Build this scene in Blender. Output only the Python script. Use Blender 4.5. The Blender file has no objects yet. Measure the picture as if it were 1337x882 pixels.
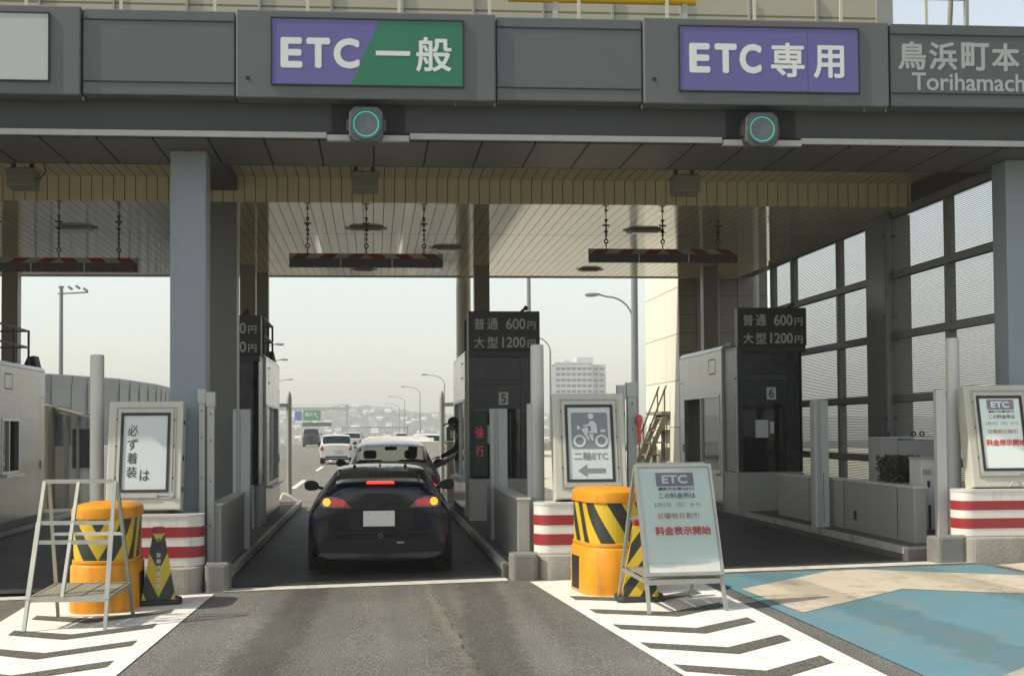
import bpy, bmesh, math, random
from mathutils import Vector, Matrix
from mathutils.bvhtree import BVHTree
R = math.radians
random.seed(7)
SC = bpy.context.scene
COL = SC.collection

# ------------------------------------------------------------------ camera
cam_d = bpy.data.cameras.new('camera')
cam = bpy.data.objects.new('camera', cam_d)
COL.objects.link(cam)
psi, th, rho = R(5.437146), 1900.0 / 51000.0, 0.0066
F = Vector((math.sin(psi) * math.cos(th), math.cos(psi) * math.cos(th), math.sin(th)))
R0 = Vector((math.cos(psi), -math.sin(psi), 0))
U0 = R0.cross(F)
RR = R0 * math.cos(rho) - U0 * math.sin(rho)
UU = U0 * math.cos(rho) + R0 * math.sin(rho)
mw = Matrix.Identity(4)
for i in range(3):
    mw[i][0], mw[i][1], mw[i][2] = RR[i], UU[i], -F[i]
mw[2][3] = 1.70
cam.matrix_world = mw
cam_d.sensor_width = 36.0
cam_d.lens = 1900.0 * 36.0 / 1337.0
cam_d.shift_y = 46.99 / 1337.0
cam_d.clip_start = 0.1
cam_d.clip_end = 8000
SC.camera = cam

# ------------------------------------------------------------------ light
SUN_EL, SUN_AZ = 46.0, 10.0          # degrees; sun stands on the left (-X), a little behind the camera
sd = Vector((-math.cos(R(SUN_EL)) * math.cos(R(SUN_AZ)), -math.cos(R(SUN_EL)) * math.sin(R(SUN_AZ)), math.sin(R(SUN_EL))))
w = bpy.data.worlds.new('World')
SC.world = w
w.use_nodes = True
nt = w.node_tree
bg = nt.nodes['Background']
sky = nt.nodes.new('ShaderNodeTexSky')
sky.sky_type = 'NISHITA'
sky.sun_disc = False
sky.sun_elevation = R(SUN_EL)
sky.sun_rotation = R(270.0 - SUN_AZ)
sky.altitude = 0
sky.air_density = 1.0
sky.dust_density = 1.2
sky.ozone_density = 1.0
tint = nt.nodes.new('ShaderNodeMix'); tint.data_type = 'RGBA'; tint.blend_type = 'MULTIPLY'
tint.inputs['Factor'].default_value = 1.0; tint.inputs['B'].default_value = (1.0, 0.975, 0.90, 1)   # the camera's daylight balance
hs = nt.nodes.new('ShaderNodeHueSaturation'); hs.inputs['Saturation'].default_value = 0.55
nt.links.new(sky.outputs[0], hs.inputs['Color']); nt.links.new(hs.outputs['Color'], tint.inputs['A']); nt.links.new(tint.outputs['Result'], bg.inputs[0])
bg.inputs[1].default_value = 0.15
sun_d = bpy.data.lights.new('sun', 'SUN')
sun_d.energy = 3.2
sun_d.angle = R(0.5)
sun_d.color = (1.0, 0.92, 0.76)
sun = bpy.data.objects.new('sun', sun_d)
COL.objects.link(sun)
sun.rotation_euler = sd.to_track_quat('Z', 'Y').to_euler()
SC.view_settings.view_transform = 'Standard'
SC.view_settings.look = 'None'
SC.view_settings.exposure = 0.55
SC.view_settings.gamma = 1.0
SC.view_settings.use_curve_mapping = False
SC.cycles.max_bounces = 8
SC.cycles.volume_bounces = 0
SC.cycles.use_denoising = True

# ------------------------------------------------------------------ materials
def s2l(c):
    return tuple(((v / 255.0 + 0.055) / 1.055) ** 2.4 if v > 10 else v / 255.0 / 12.92 for v in c)

def mat(name, col, rough=0.5, metal=0.0, var=0.12, scale=3.0, bump=0.0, bscale=60.0, spec=0.5, coat=0.0, emit=None, estr=1.0, dirt=0.0, rvar=0.08):
    m = bpy.data.materials.new(name)
    m.use_nodes = True
    n, l = m.node_tree.nodes, m.node_tree.links
    b = n['Principled BSDF']
    b.inputs['Roughness'].default_value = rough
    b.inputs['Metallic'].default_value = metal
    b.inputs['Specular IOR Level'].default_value = spec
    b.inputs['Coat Weight'].default_value = coat
    tc = n.new('ShaderNodeTexCoord')
    nz = n.new('ShaderNodeTexNoise')
    nz.inputs['Scale'].default_value = scale
    nz.inputs['Detail'].default_value = 6
    nz.inputs['Roughness'].default_value = 0.62
    l.new(tc.outputs['Object'], nz.inputs['Vector'])
    mix = n.new('ShaderNodeMix'); mix.data_type = 'RGBA'
    mix.inputs['A'].default_value = tuple(max(0, c * (1 - var)) for c in col) + (1,)
    mix.inputs['B'].default_value = tuple(min(1, c * (1 + var)) for c in col) + (1,)
    l.new(nz.outputs['Fac'], mix.inputs['Factor'])
    out = mix.outputs['Result']
    if dirt:
        n2 = n.new('ShaderNodeTexNoise'); n2.inputs['Scale'].default_value = scale * 0.45; n2.inputs['Detail'].default_value = 9
        n2.inputs['Roughness'].default_value = 0.7
        mp = n.new('ShaderNodeMapping'); mp.inputs['Scale'].default_value = (2.6, 2.6, 0.35); mp.inputs['Location'].default_value = (3.1, 7.7, 1.3)
        l.new(tc.outputs['Object'], mp.inputs['Vector']); l.new(mp.outputs['Vector'], n2.inputs['Vector'])
        rp = n.new('ShaderNodeMapRange'); rp.inputs['From Min'].default_value = 0.52; rp.inputs['From Max'].default_value = 0.78
        rp.inputs['To Max'].default_value = dirt
        l.new(n2.outputs['Fac'], rp.inputs['Value'])
        mx = n.new('ShaderNodeMix'); mx.data_type = 'RGBA'
        l.new(rp.outputs['Result'], mx.inputs['Factor']); l.new(out, mx.inputs['A'])
        mx.inputs['B'].default_value = (0.09, 0.075, 0.055, 1)
        out = mx.outputs['Result']
    l.new(out, b.inputs['Base Color'])
    if rvar:
        rr = n.new('ShaderNodeMapRange')
        rr.inputs['To Min'].default_value = max(0.02, rough - rvar); rr.inputs['To Max'].default_value = min(1, rough + rvar)
        l.new(nz.outputs['Fac'], rr.inputs['Value']); l.new(rr.outputs['Result'], b.inputs['Roughness'])
    if bump:
        bn = n.new('ShaderNodeTexNoise'); bn.inputs['Scale'].default_value = bscale; bn.inputs['Detail'].default_value = 3
        l.new(tc.outputs['Object'], bn.inputs['Vector'])
        bp = n.new('ShaderNodeBump'); bp.inputs['Strength'].default_value = bump; bp.inputs['Distance'].default_value = 0.02
        l.new(bn.outputs['Fac'], bp.inputs['Height']); l.new(bp.outputs['Normal'], b.inputs['Normal'])
    if emit:
        b.inputs['Emission Color'].default_value = tuple(emit) + (1,)
        b.inputs['Emission Strength'].default_value = estr
    return m

def nmath(n, l, op, a, b=None, c=None):
    x = n.new('ShaderNodeMath'); x.operation = op
    for i, v in enumerate((a, b, c)):
        if v is None: continue
        if isinstance(v, (int, float)): x.inputs[i].default_value = v
        else: l.new(v, x.inputs[i])
    return x.outputs[0]

def stripes(name, ca, cb, period, slope, mirror=True, off=0.0, duty=0.5, rough=0.45, var=0.12):
    """two colours in slanted stripes laid out on the UV map (metres along, metres up)"""
    m = mat(name, ca, rough, var=var, scale=6, dirt=0.6)
    n, l = m.node_tree.nodes, m.node_tree.links
    b = n['Principled BSDF']
    src = b.inputs['Base Color'].links[0].from_socket
    uv = n.new('ShaderNodeUVMap'); uv.uv_map = 'UVMap'
    sp = n.new('ShaderNodeSeparateXYZ'); l.new(uv.outputs[0], sp.inputs[0])
    u = sp.outputs[0]
    if mirror: u = nmath(n, l, 'ABSOLUTE', u)
    t = nmath(n, l, 'MULTIPLY_ADD', sp.outputs[1], slope, u)
    t = nmath(n, l, 'ADD', t, off + 50 * period)
    t = nmath(n, l, 'DIVIDE', t, period)
    t = nmath(n, l, 'FRACT', t)
    t = nmath(n, l, 'GREATER_THAN', t, duty)
    m2 = n.new('ShaderNodeMix'); m2.data_type = 'RGBA'
    l.new(t, m2.inputs['Factor']); l.new(src, m2.inputs['A']); m2.inputs['B'].default_value = tuple(cb) + (1,)
    l.new(m2.outputs['Result'], b.inputs['Base Color'])
    return m

def paneled(name, col, pitch, axis=0, lw=0.05, cross=(), rough=0.3, bump=0.0, bscale=2.0, var=0.1, off=0.0, dark=0.25, spec=0.5, dirt=0.0, scale=0.8, crossaxis=1, clw=0.012):
    """panel joints: thin dark grooves across one axis (object = world metres)"""
    m = mat(name, col, rough, var=var, scale=scale, bump=bump, bscale=bscale, spec=spec, dirt=dirt, rvar=0.05)
    n, l = m.node_tree.nodes, m.node_tree.links
    b = n['Principled BSDF']
    src = b.inputs['Base Color'].links[0].from_socket
    tc = [x for x in n if x.type == 'TEX_COORD'][0]
    sp = n.new('ShaderNodeSeparateXYZ'); l.new(tc.outputs['Object'], sp.inputs[0])
    t = nmath(n, l, 'ADD', sp.outputs[axis], off + 100 * pitch)
    t = nmath(n, l, 'FRACT', nmath(n, l, 'DIVIDE', t, pitch))
    fac = nmath(n, l, 'LESS_THAN', t, lw)
    for c in cross:
        d = nmath(n, l, 'ABSOLUTE', nmath(n, l, 'SUBTRACT', sp.outputs[crossaxis], c))
        fac = nmath(n, l, 'MAXIMUM', fac, nmath(n, l, 'LESS_THAN', d, clw))
    # each panel a little lighter or darker than the next
    idx = nmath(n, l, 'FLOOR', nmath(n, l, 'DIVIDE', nmath(n, l, 'ADD', sp.outputs[axis], off + 100 * pitch), pitch))
    wn = n.new('ShaderNodeTexWhiteNoise'); wn.noise_dimensions = '1D'; l.new(idx, wn.inputs['W'])
    br = nmath(n, l, 'MULTIPLY_ADD', wn.outputs['Value'], 0.10, 0.95)
    vm = n.new('ShaderNodeMix'); vm.data_type = 'RGBA'; vm.blend_type = 'MULTIPLY'; vm.inputs['Factor'].default_value = 1
    cb = n.new('ShaderNodeCombineXYZ')
    for i in range(3): l.new(br, cb.inputs[i])
    l.new(src, vm.inputs['A']); l.new(cb.outputs[0], vm.inputs['B'])
    mx = n.new('ShaderNodeMix'); mx.data_type = 'RGBA'
    l.new(fac, mx.inputs['Factor']); l.new(vm.outputs['Result'], mx.inputs['A'])
    mx.inputs['B'].default_value = tuple(c * dark for c in col) + (1,)
    l.new(mx.outputs['Result'], b.inputs['Base Color'])
    l.new(nmath(n, l, 'MULTIPLY_ADD', fac, -spec, spec), b.inputs['Specular IOR Level'])
    return m

def asphalt(name, base, speck, fine=140.0, patch=0.25, rough=0.85, streak=0.0):
    m = bpy.data.materials.new(name); m.use_nodes = True
    n, l = m.node_tree.nodes, m.node_tree.links
    b = n['Principled BSDF']
    b.inputs['Specular IOR Level'].default_value = 0.3
    tc = n.new('ShaderNodeTexCoord')
    def noise(s, d=4, r=0.6, sc=None):
        x = n.new('ShaderNodeTexNoise'); x.inputs['Scale'].default_value = s; x.inputs['Detail'].default_value = d; x.inputs['Roughness'].default_value = r
        if sc:
            mp = n.new('ShaderNodeMapping'); mp.inputs['Scale'].default_value = sc
            l.new(tc.outputs['Object'], mp.inputs['Vector']); l.new(mp.outputs['Vector'], x.inputs['Vector'])
        else: l.new(tc.outputs['Object'], x.inputs['Vector'])
        return x.outputs['Fac']
    f = noise(fine, 2, 0.8)
    rp = n.new('ShaderNodeValToRGB')
    e = rp.color_ramp.elements
    e[0].position, e[1].position = 0.33, 0.72
    e[0].color = tuple(base * 0.35 for base in base) + (1,)
    e[1].color = tuple(speck) + (1,)
    k = e.new(0.5); k.color = tuple(base) + (1,)
    l.new(f, rp.inputs['Fac'])
    big = noise(0.55, 7, 0.65)
    mr = n.new('ShaderNodeMapRange'); mr.inputs['From Min'].default_value = 0.3; mr.inputs['From Max'].default_value = 0.7
    mr.inputs['To Min'].default_value = 1 - patch; mr.inputs['To Max'].default_value = 1 + patch
    l.new(big, mr.inputs['Value'])
    v = mr.outputs['Result']
    if streak:
        st = noise(1.0, 5, 0.6, (1.8, 0.12, 1))
        ms = n.new('ShaderNodeMapRange'); ms.inputs['From Min'].default_value = 0.35; ms.inputs['From Max'].default_value = 0.65
        ms.inputs['To Min'].default_value = 1 - streak; ms.inputs['To Max'].default_value = 1 + streak * 0.5
        l.new(st, ms.inputs['Value']); v = nmath(n, l, 'MULTIPLY', v, ms.outputs['Result'])
    cb = n.new('ShaderNodeCombineXYZ')
    for i in range(3): l.new(v, cb.inputs[i])
    mx = n.new('ShaderNodeMix'); mx.data_type = 'RGBA'; mx.blend_type = 'MULTIPLY'; mx.inputs['Factor'].default_value = 1
    l.new(rp.outputs['Color'], mx.inputs['A']); l.new(cb.outputs[0], mx.inputs['B'])
    l.new(mx.outputs['Result'], b.inputs['Base Color'])
    b.inputs['Roughness'].default_value = rough
    bp = n.new('ShaderNodeBump'); bp.inputs['Strength'].default_value = 0.55; bp.inputs['Distance'].default_value = 0.008
    l.new(f, bp.inputs['Height']); l.new(bp.outputs['Normal'], b.inputs['Normal'])
    return m

def worn(name, col, under, amount=0.5, scale=9.0, rough=0.7, streak=None):
    """road paint that has worn through to what lies under it"""
    m = mat(name, col, rough, var=0.10, scale=2.2, bump=0.25, bscale=160, dirt=0.0)
    n, l = m.node_tree.nodes, m.node_tree.links
    b = n['Principled BSDF']; src = b.inputs['Base Color'].links[0].from_socket
    tc = [x for x in n if x.type == 'TEX_COORD'][0]
    a = n.new('ShaderNodeTexNoise'); a.inputs['Scale'].default_value = scale; a.inputs['Detail'].default_value = 12; a.inputs['Roughness'].default_value = 0.78
    mp = n.new('ShaderNodeMapping'); mp.inputs['Scale'].default_value = streak or (1, 1, 1)
    l.new(tc.outputs['Object'], mp.inputs['Vector']); l.new(mp.outputs['Vector'], a.inputs['Vector'])
    r = n.new('ShaderNodeMapRange'); r.inputs['From Min'].default_value = 0.50; r.inputs['From Max'].default_value = 0.72; r.inputs['To Max'].default_value = amount
    l.new(a.outputs['Fac'], r.inputs['Value'])
    mx = n.new('ShaderNodeMix'); mx.data_type = 'RGBA'
    l.new(r.outputs['Result'], mx.inputs['Factor']); l.new(src, mx.inputs['A']); mx.inputs['B'].default_value = tuple(under) + (1,)
    l.new(mx.outputs['Result'], b.inputs['Base Color'])
    return m

def glass(name, tint=(0.8, 0.85, 0.85), alpha=0.25, rough=0.03, refl=0.9):
    """thin pane: mirror layer over a tinted see-through one"""
    m = bpy.data.materials.new(name); m.use_nodes = True
    n, l = m.node_tree.nodes, m.node_tree.links
    n.remove(n['Principled BSDF'])
    g = n.new('ShaderNodeBsdfGlossy'); g.inputs['Roughness'].default_value = rough; g.inputs['Color'].default_value = (0.9, 0.9, 0.9, 1)
    t = n.new('ShaderNodeBsdfTransparent'); t.inputs['Color'].default_value = tuple(tint) + (1,)
    fr = n.new('ShaderNodeFresnel'); fr.inputs['IOR'].default_value = 1.5
    fac = nmath(n, l, 'MULTIPLY_ADD', fr.outputs[0], refl, 0.02)
    mx = n.new('ShaderNodeMixShader'); l.new(fac, mx.inputs[0]); l.new(t.outputs[0], mx.inputs[1]); l.new(g.outputs[0], mx.inputs[2])
    l.new(mx.outputs[0], n['Material Output'].inputs['Surface'])
    return m

M = {}
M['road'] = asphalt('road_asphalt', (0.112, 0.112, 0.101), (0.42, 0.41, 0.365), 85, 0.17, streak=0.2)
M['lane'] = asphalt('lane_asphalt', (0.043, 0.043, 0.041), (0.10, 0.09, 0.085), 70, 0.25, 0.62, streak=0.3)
M['apron'] = worn('pale_concrete_apron', (0.50, 0.475, 0.375), (0.25, 0.24, 0.20), 0.8, 0.25, 0.8)
M['plaza'] = asphalt('pale_plaza_asphalt', (0.19, 0.185, 0.155), (0.34, 0.33, 0.28), 60, 0.12, streak=0.12)
M['ground'] = asphalt('ground_earth', (0.13, 0.125, 0.105), (0.20, 0.19, 0.16), 20, 0.3)
M['stripe_gap'] = asphalt('gore_asphalt', (0.090, 0.086, 0.072), (0.30, 0.29, 0.24), 60, 0.12)
M['white_line'] = worn('white_road_paint', (0.78, 0.77, 0.71), (0.16, 0.15, 0.13), 0.55, 7)
M['white_line_worn'] = worn('worn_white_road_paint', (0.62, 0.61, 0.55), (0.12, 0.115, 0.10), 0.85, 5)
M['blue_paint'] = worn('blue_road_paint', (0.105, 0.225, 0.272), (0.19, 0.21, 0.20), 1.0, 2.4, 0.8, (1.0, 0.45, 1))
M['cream_paint'] = worn('cream_road_paint', (0.53, 0.465, 0.36), (0.16, 0.12, 0.085), 0.95, 2.4, 0.8, (1.0, 0.55, 1))
def soft_strip(name, base, speck, top=0.75, bias=-1.40, amp=2.6, sc=9):
    m = asphalt(name, base, speck, 80, 0.25)
    n, l = m.node_tree.nodes, m.node_tree.links
    out = n['Material Output']; b = n['Principled BSDF']
    uv = n.new('ShaderNodeUVMap'); uv.uv_map = 'UVMap'
    sp = n.new('ShaderNodeSeparateXYZ'); l.new(uv.outputs[0], sp.inputs[0])
    tc = n.new('ShaderNodeTexCoord'); nz = n.new('ShaderNodeTexNoise'); nz.inputs['Scale'].default_value = sc; nz.inputs['Detail'].default_value = 10; nz.inputs['Roughness'].default_value = 0.8
    l.new(tc.outputs['Object'], nz.inputs['Vector'])
    e = nmath(n, l, 'SUBTRACT', 1.0, nmath(n, l, 'ABSOLUTE', sp.outputs[0]))
    f = nmath(n, l, 'ADD', e, nmath(n, l, 'MULTIPLY_ADD', nz.outputs['Fac'], amp, bias))
    f = nmath(n, l, 'MINIMUM', nmath(n, l, 'MAXIMUM', f, 0.0), top)
    tr = n.new('ShaderNodeBsdfTransparent'); mx = n.new('ShaderNodeMixShader')
    l.new(f, mx.inputs[0]); l.new(tr.outputs[0], mx.inputs[1]); l.new(b.outputs[0], mx.inputs[2]); l.new(mx.outputs[0], out.inputs['Surface'])
    return m
M['seam'] = soft_strip('seam_filler', (0.185, 0.18, 0.148), (0.46, 0.45, 0.37))
M['tyre_mark'] = soft_strip('tyre_darkening', (0.060, 0.057, 0.050), (0.20, 0.19, 0.16), 0.28, -1.2, 1.9, 2.2)
M['grime'] = soft_strip('paint_grime', (0.12, 0.115, 0.095), (0.24, 0.22, 0.18), 0.15, -1.35, 2.2, 3.0)
M['crack'] = mat('crack_dark', (0.02, 0.018, 0.016), 0.95)
M['concrete'] = mat('concrete', (0.36, 0.34, 0.29), 0.85, var=0.22, scale=4, bump=0.3, bscale=40, dirt=0.6)
M['concrete_dark'] = mat('concrete_dark', (0.20, 0.195, 0.175), 0.85, var=0.3, scale=5, bump=0.3, bscale=40, dirt=0.7)
M['kerb'] = mat('kerb_concrete', (0.10, 0.098, 0.088), 0.85, var=0.3, scale=5, bump=0.3, bscale=30, dirt=0.7)
M['kerb_white'] = worn('kerb_white_paint', (0.46, 0.45, 0.41), (0.09, 0.085, 0.08), 1.0, 5)
M['panel'] = mat('grey_fascia_paint', (0.108, 0.117, 0.115), 0.5, var=0.14, scale=1.3, dirt=0.35)
M['panel2'] = mat('grey_blank_panel', (0.100, 0.111, 0.112), 0.45, var=0.18, scale=1.0, dirt=0.35)
M['fascia'] = mat('dark_fascia', (0.050, 0.053, 0.052), 0.6, var=0.15, scale=1)
M['black'] = mat('black_void_paint', (0.012, 0.012, 0.012), 0.7)
M['joint'] = mat('joint_dark', (0.02, 0.02, 0.02), 0.8)
M['trim'] = mat('pale_trim', (0.43, 0.43, 0.385), 0.45, var=0.12, dirt=0.3)
M['soffit'] = paneled('dark_soffit_panel', (0.088, 0.084, 0.066), 0.60, 0, 0.03, rough=0.45, var=0.15, dark=0.05)
M['soffit_dark'] = mat('soffit_dark', (0.06, 0.058, 0.052), 0.6)
M['cream_face'] = paneled('cream_spandrel', (0.56, 0.495, 0.30), 0.149, 0, 0.075, rough=0.32, var=0.10, dark=0.12)
M['ceiling'] = paneled('cream_ceiling', (0.66, 0.575, 0.34), 0.149, 0, 0.06, cross=(7.76, 11.55), rough=0.06, bump=0.05, bscale=2.2, var=0.10, dark=0.10, spec=0.9)
M['pillar'] = mat('pillar_blue_grey_paint', (0.235, 0.275, 0.30), 0.5, var=0.10, scale=1.2, dirt=0.28)
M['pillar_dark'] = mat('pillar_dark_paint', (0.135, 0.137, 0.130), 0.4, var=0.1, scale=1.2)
M['col_brown'] = mat('rear_column_paint', (0.23, 0.21, 0.15), 0.42, var=0.12, scale=2)
M['col_light'] = mat('rear_round_column', (0.46, 0.45, 0.36), 0.4, var=0.08)
M['steel'] = mat('satin_steel', (0.47, 0.48, 0.46), 0.30, 0.75, var=0.12, scale=2.0, rvar=0.1)
M['booth'] = mat('booth_panel', (0.58, 0.57, 0.51), 0.14, 0.15, var=0.10, scale=1.3, dirt=0.2, bump=0.03, bscale=3)
M['booth_dark'] = mat('booth_dark_panel', (0.016, 0.022, 0.028), 0.28, var=0.25, scale=1.5)
M['booth_edge'] = mat('booth_edge_strip', (0.30, 0.31, 0.31), 0.35, 0.5)
M['crossbar'] = mat('booth_crossbar', (0.045, 0.052, 0.056), 0.4)
M['interior'] = mat('booth_interior', (0.03, 0.028, 0.025), 0.8)
M['sign_dark'] = mat('fare_sign_panel', (0.020, 0.021, 0.018), 0.42, var=0.15)
M['sign_letter'] = mat('fare_sign_letter', (0.58, 0.58, 0.53), 0.5, var=0.1)
M['white'] = mat('white_letter', (0.68, 0.69, 0.66), 0.5, var=0.03)
M['purple'] = mat('purple_sign_face', (0.125, 0.105, 0.300), 0.4, var=0.07, scale=1.4)
M['green'] = mat('green_sign_face', (0.020, 0.165, 0.085), 0.4, var=0.10, scale=1.4)
M['blank_face'] = mat('blank_white_sign_face', (0.44, 0.48, 0.46), 0.4, var=0.05, scale=0.6)
M['name_board'] = mat('name_board_grey', (0.085, 0.094, 0.094), 0.5, var=0.1, scale=0.8)
M['name_letter'] = mat('name_letter_grey', (0.36, 0.38, 0.37), 0.5, var=0.06)
M['signal_body'] = mat('signal_body_grey', (0.085, 0.09, 0.088), 0.5, var=0.1)
M['signal_lens'] = mat('signal_lens', (0.10, 0.12, 0.12), 0.12, var=0.5, scale=30)
M['led_green'] = mat('green_led', (0.02, 0.25, 0.18), 0.4, emit=(0.03, 0.75, 0.50), estr=0.5)
M['led_red'] = mat('red_led', (0.25, 0.02, 0.03), 0.4, emit=(0.9, 0.06, 0.12), estr=0.2)
M['post_white'] = mat('white_round_post', (0.60, 0.60, 0.55), 0.42, var=0.06, scale=2, dirt=0.2)
M['guard'] = mat('galvanised_post', (0.40, 0.41, 0.39), 0.45, 0.25, var=0.12, scale=3, dirt=0.2)
M['guard_pale'] = mat('pale_guard_post', (0.50, 0.51, 0.49), 0.45, 0.1, var=0.1, scale=3, dirt=0.2)
M['low_wall'] = mat('low_wall_panel', (0.36, 0.36, 0.33), 0.40, 0.1, var=0.12, scale=1.4, dirt=0.25)
M['cap'] = mat('low_wall_cap', (0.62, 0.62, 0.58), 0.4, 0.1, var=0.08)
M['barrier_white'] = mat('white_barrier_paint', (0.70, 0.69, 0.63), 0.5, var=0.10, scale=3, dirt=0.6)
M['barrier_red'] = mat('red_reflective_stripe', (0.31, 0.028, 0.034), 0.4, var=0.12, scale=4)
M['housing'] = mat('cream_sign_housing', (0.50, 0.49, 0.41), 0.45, var=0.08, scale=2, dirt=0.3)
M['housing_frame'] = mat('sign_inner_frame', (0.42, 0.42, 0.36), 0.4, 0.2, var=0.1)
M['rubber'] = mat('black_gasket', (0.022, 0.024, 0.022), 0.6)
M['poster'] = mat('pale_blue_poster', (0.58, 0.63, 0.61), 0.35, var=0.05, scale=2)
M['poster_teal'] = mat('pale_teal_poster', (0.75, 0.83, 0.77), 0.3, var=0.06, scale=2)
M['poster_white'] = mat('pale_poster', (0.58, 0.63, 0.61), 0.35, var=0.05, scale=2)
M['ink'] = mat('dark_ink', (0.035, 0.045, 0.045), 0.6)
M['ink_grey'] = mat('grey_ink', (0.21, 0.235, 0.24), 0.6)
M['ink_faded'] = mat('faded_ink', (0.36, 0.36, 0.33), 0.6)
M['ink_pink'] = mat('faded_red_ink', (0.50, 0.27, 0.24), 0.6)
M['ink_red'] = mat('red_ink', (0.60, 0.08, 0.07), 0.6)
M['ink_green'] = mat('green_black_ink', (0.05, 0.13, 0.11), 0.6)
M['ink_purple'] = mat('faded_purple_ink', (0.26, 0.22, 0.28), 0.6)
M['orange'] = mat('orange_plastic', (0.70, 0.285, 0.014), 0.48, var=0.18, scale=5, dirt=0.75, spec=0.3)
M['drum_v'] = stripes('yellow_black_chevron_band', (0.030, 0.034, 0.030), (0.62, 0.42, 0.02), 0.30, -0.61, True, 0.0, 0.5)
M['pyr_v'] = stripes('yellow_black_cone_face', (0.025, 0.03, 0.025), (0.60, 0.43, 0.02), 0.26, -0.5, True, 0.04, 0.5)
M['pyr_d'] = stripes('yellow_black_cone_slant', (0.025, 0.03, 0.025), (0.62, 0.42, 0.02), 0.22, -0.75, False, 0.05, 0.5)
M['bar_stripe'] = stripes('red_white_bar_face', (0.36, 0.36, 0.33), (0.24, 0.025, 0.03), 0.40, 1.2, True, 0.10, 0.5)
M['bar_dark'] = mat('bar_dark_face', (0.035, 0.032, 0.028), 0.6, var=0.3, scale=5)
M['chain'] = mat('dark_chain_steel', (0.04, 0.038, 0.032), 0.5, 0.6)
M['fixture'] = mat('ceiling_fixture', (0.30, 0.29, 0.22), 0.4)
M['lamp_glass'] = mat('ceiling_lamp_glass', (0.50, 0.49, 0.40), 0.2)
M['sensor'] = mat('sensor_box_paint', (0.22, 0.215, 0.17), 0.5, var=0.1)
M['stand'] = mat('dull_aluminium', (0.42, 0.42, 0.37), 0.42, 0.55, var=0.15, scale=6, dirt=0.3)
M['board_wood'] = mat('weathered_shelf', (0.24, 0.22, 0.17), 0.7, var=0.25, scale=8)
M['vinyl'] = glass('clear_vinyl', (0.96, 0.98, 0.97), rough=0.12)
M['tyre'] = mat('tyre_rubber', (0.018, 0.018, 0.018), 0.8)
M['rim'] = mat('wheel_rim', (0.42, 0.43, 0.43), 0.3, 0.8)
M['car_black'] = mat('dark_navy_car_paint', (0.0032, 0.0050, 0.014), 0.10, 0.0, var=0.1, coat=0.0, spec=0.40, rvar=0.02)
M['car_grey'] = mat('silver_car_paint', (0.50, 0.50, 0.47), 0.28, 0.15, var=0.04, coat=0.7, rvar=0.03)
M['car_white'] = mat('white_car_paint', (0.62, 0.62, 0.60), 0.3, var=0.03, coat=0.6, rvar=0.03)
M['car_dark'] = mat('dark_green_car_paint', (0.03, 0.035, 0.035), 0.3, var=0.05, coat=0.6, rvar=0.03)
M['car_trim'] = mat('black_car_trim', (0.006, 0.006, 0.007), 0.45, spec=0.3)
M['car_glass'] = mat('tinted_car_glass', (0.010, 0.015, 0.016), 0.04, var=0.0, spec=0.5, rvar=0)
M['clear_glass'] = glass('clear_car_glass', (0.95, 0.97, 0.96), refl=0.4)
M['booth_glass'] = glass('booth_glass', (0.50, 0.56, 0.60))
M['tail_glow'] = mat('glowing_tail_lens', (0.42, 0.03, 0.03), 0.15, var=0.3, scale=40, emit=(0.9, 0.05, 0.04), estr=0.16)
M['tail_red'] = mat('tail_lamp_red', (0.30, 0.015, 0.015), 0.12, var=0.3, scale=40, coat=0.8)
M['tail_clear'] = mat('tail_lamp_clear', (0.15, 0.085, 0.075), 0.12, var=0.3, scale=40, coat=0.6)
M['lit_amber'] = mat('lit_amber_lamp', (0.6, 0.2, 0.02), 0.2, emit=(1.0, 0.28, 0.02), estr=1.5)
M['lit_red'] = mat('lit_brake_lamp', (0.5, 0.02, 0.02), 0.2, emit=(1.0, 0.06, 0.05), estr=1.1)
M['plate'] = mat('number_plate_white', (0.60, 0.61, 0.58), 0.4, var=0.03)
M['seat'] = mat('car_seat_cloth', (0.025, 0.024, 0.022), 0.9)
M['louver'] = mat('louver_slat', (0.36, 0.36, 0.32), 0.5, var=0.1)
M['screen_frame'] = mat('screen_frame_paint', (0.155, 0.158, 0.145), 0.45, var=0.1, scale=1.5)
M['cream_wall'] = paneled('cream_building_panel', (0.74, 0.71, 0.60), 1.0, 2, 0.018, cross=(1.35, 2.75), rough=0.6, var=0.05, dark=0.35, off=0.41, crossaxis=1, clw=0.008)
M['brown_clad'] = paneled('brown_cladding', (0.20, 0.175, 0.115), 0.40, 2, 0.03, rough=0.4, var=0.12, dark=0.5)
M['roof_wall'] = paneled('cream_corrugated_wall', (0.42, 0.395, 0.295), 0.30, 2, 0.10, rough=0.55, var=0.08, dark=0.45)
M['roof_trim'] = mat('roof_wall_edge', (0.30, 0.30, 0.27), 0.5)
M['rail'] = mat('roof_rail_paint', (0.55, 0.53, 0.40), 0.45, var=0.15)
M['yellow'] = mat('yellow_pipe_paint', (0.72, 0.43, 0.01), 0.4, var=0.06)
M['wood_stair'] = mat('stair_timber', (0.22, 0.195, 0.135), 0.6, var=0.2)
M['red_flag'] = mat('orange_red_flag', (0.70, 0.10, 0.05), 0.5)
M['lamp_post'] = mat('street_lamp_steel', (0.20, 0.21, 0.21), 0.5, 0.3)
M['sound_wall'] = paneled('grey_sound_wall', (0.33, 0.335, 0.32), 2.0, 1, 0.03, rough=0.5, var=0.12, dark=0.3)
M['sound_rib'] = mat('sound_wall_rib', (0.28, 0.285, 0.27), 0.5)
M['tower_wall'] = mat('tower_concrete', (0.55, 0.55, 0.54), 0.7, var=0.04)
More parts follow.
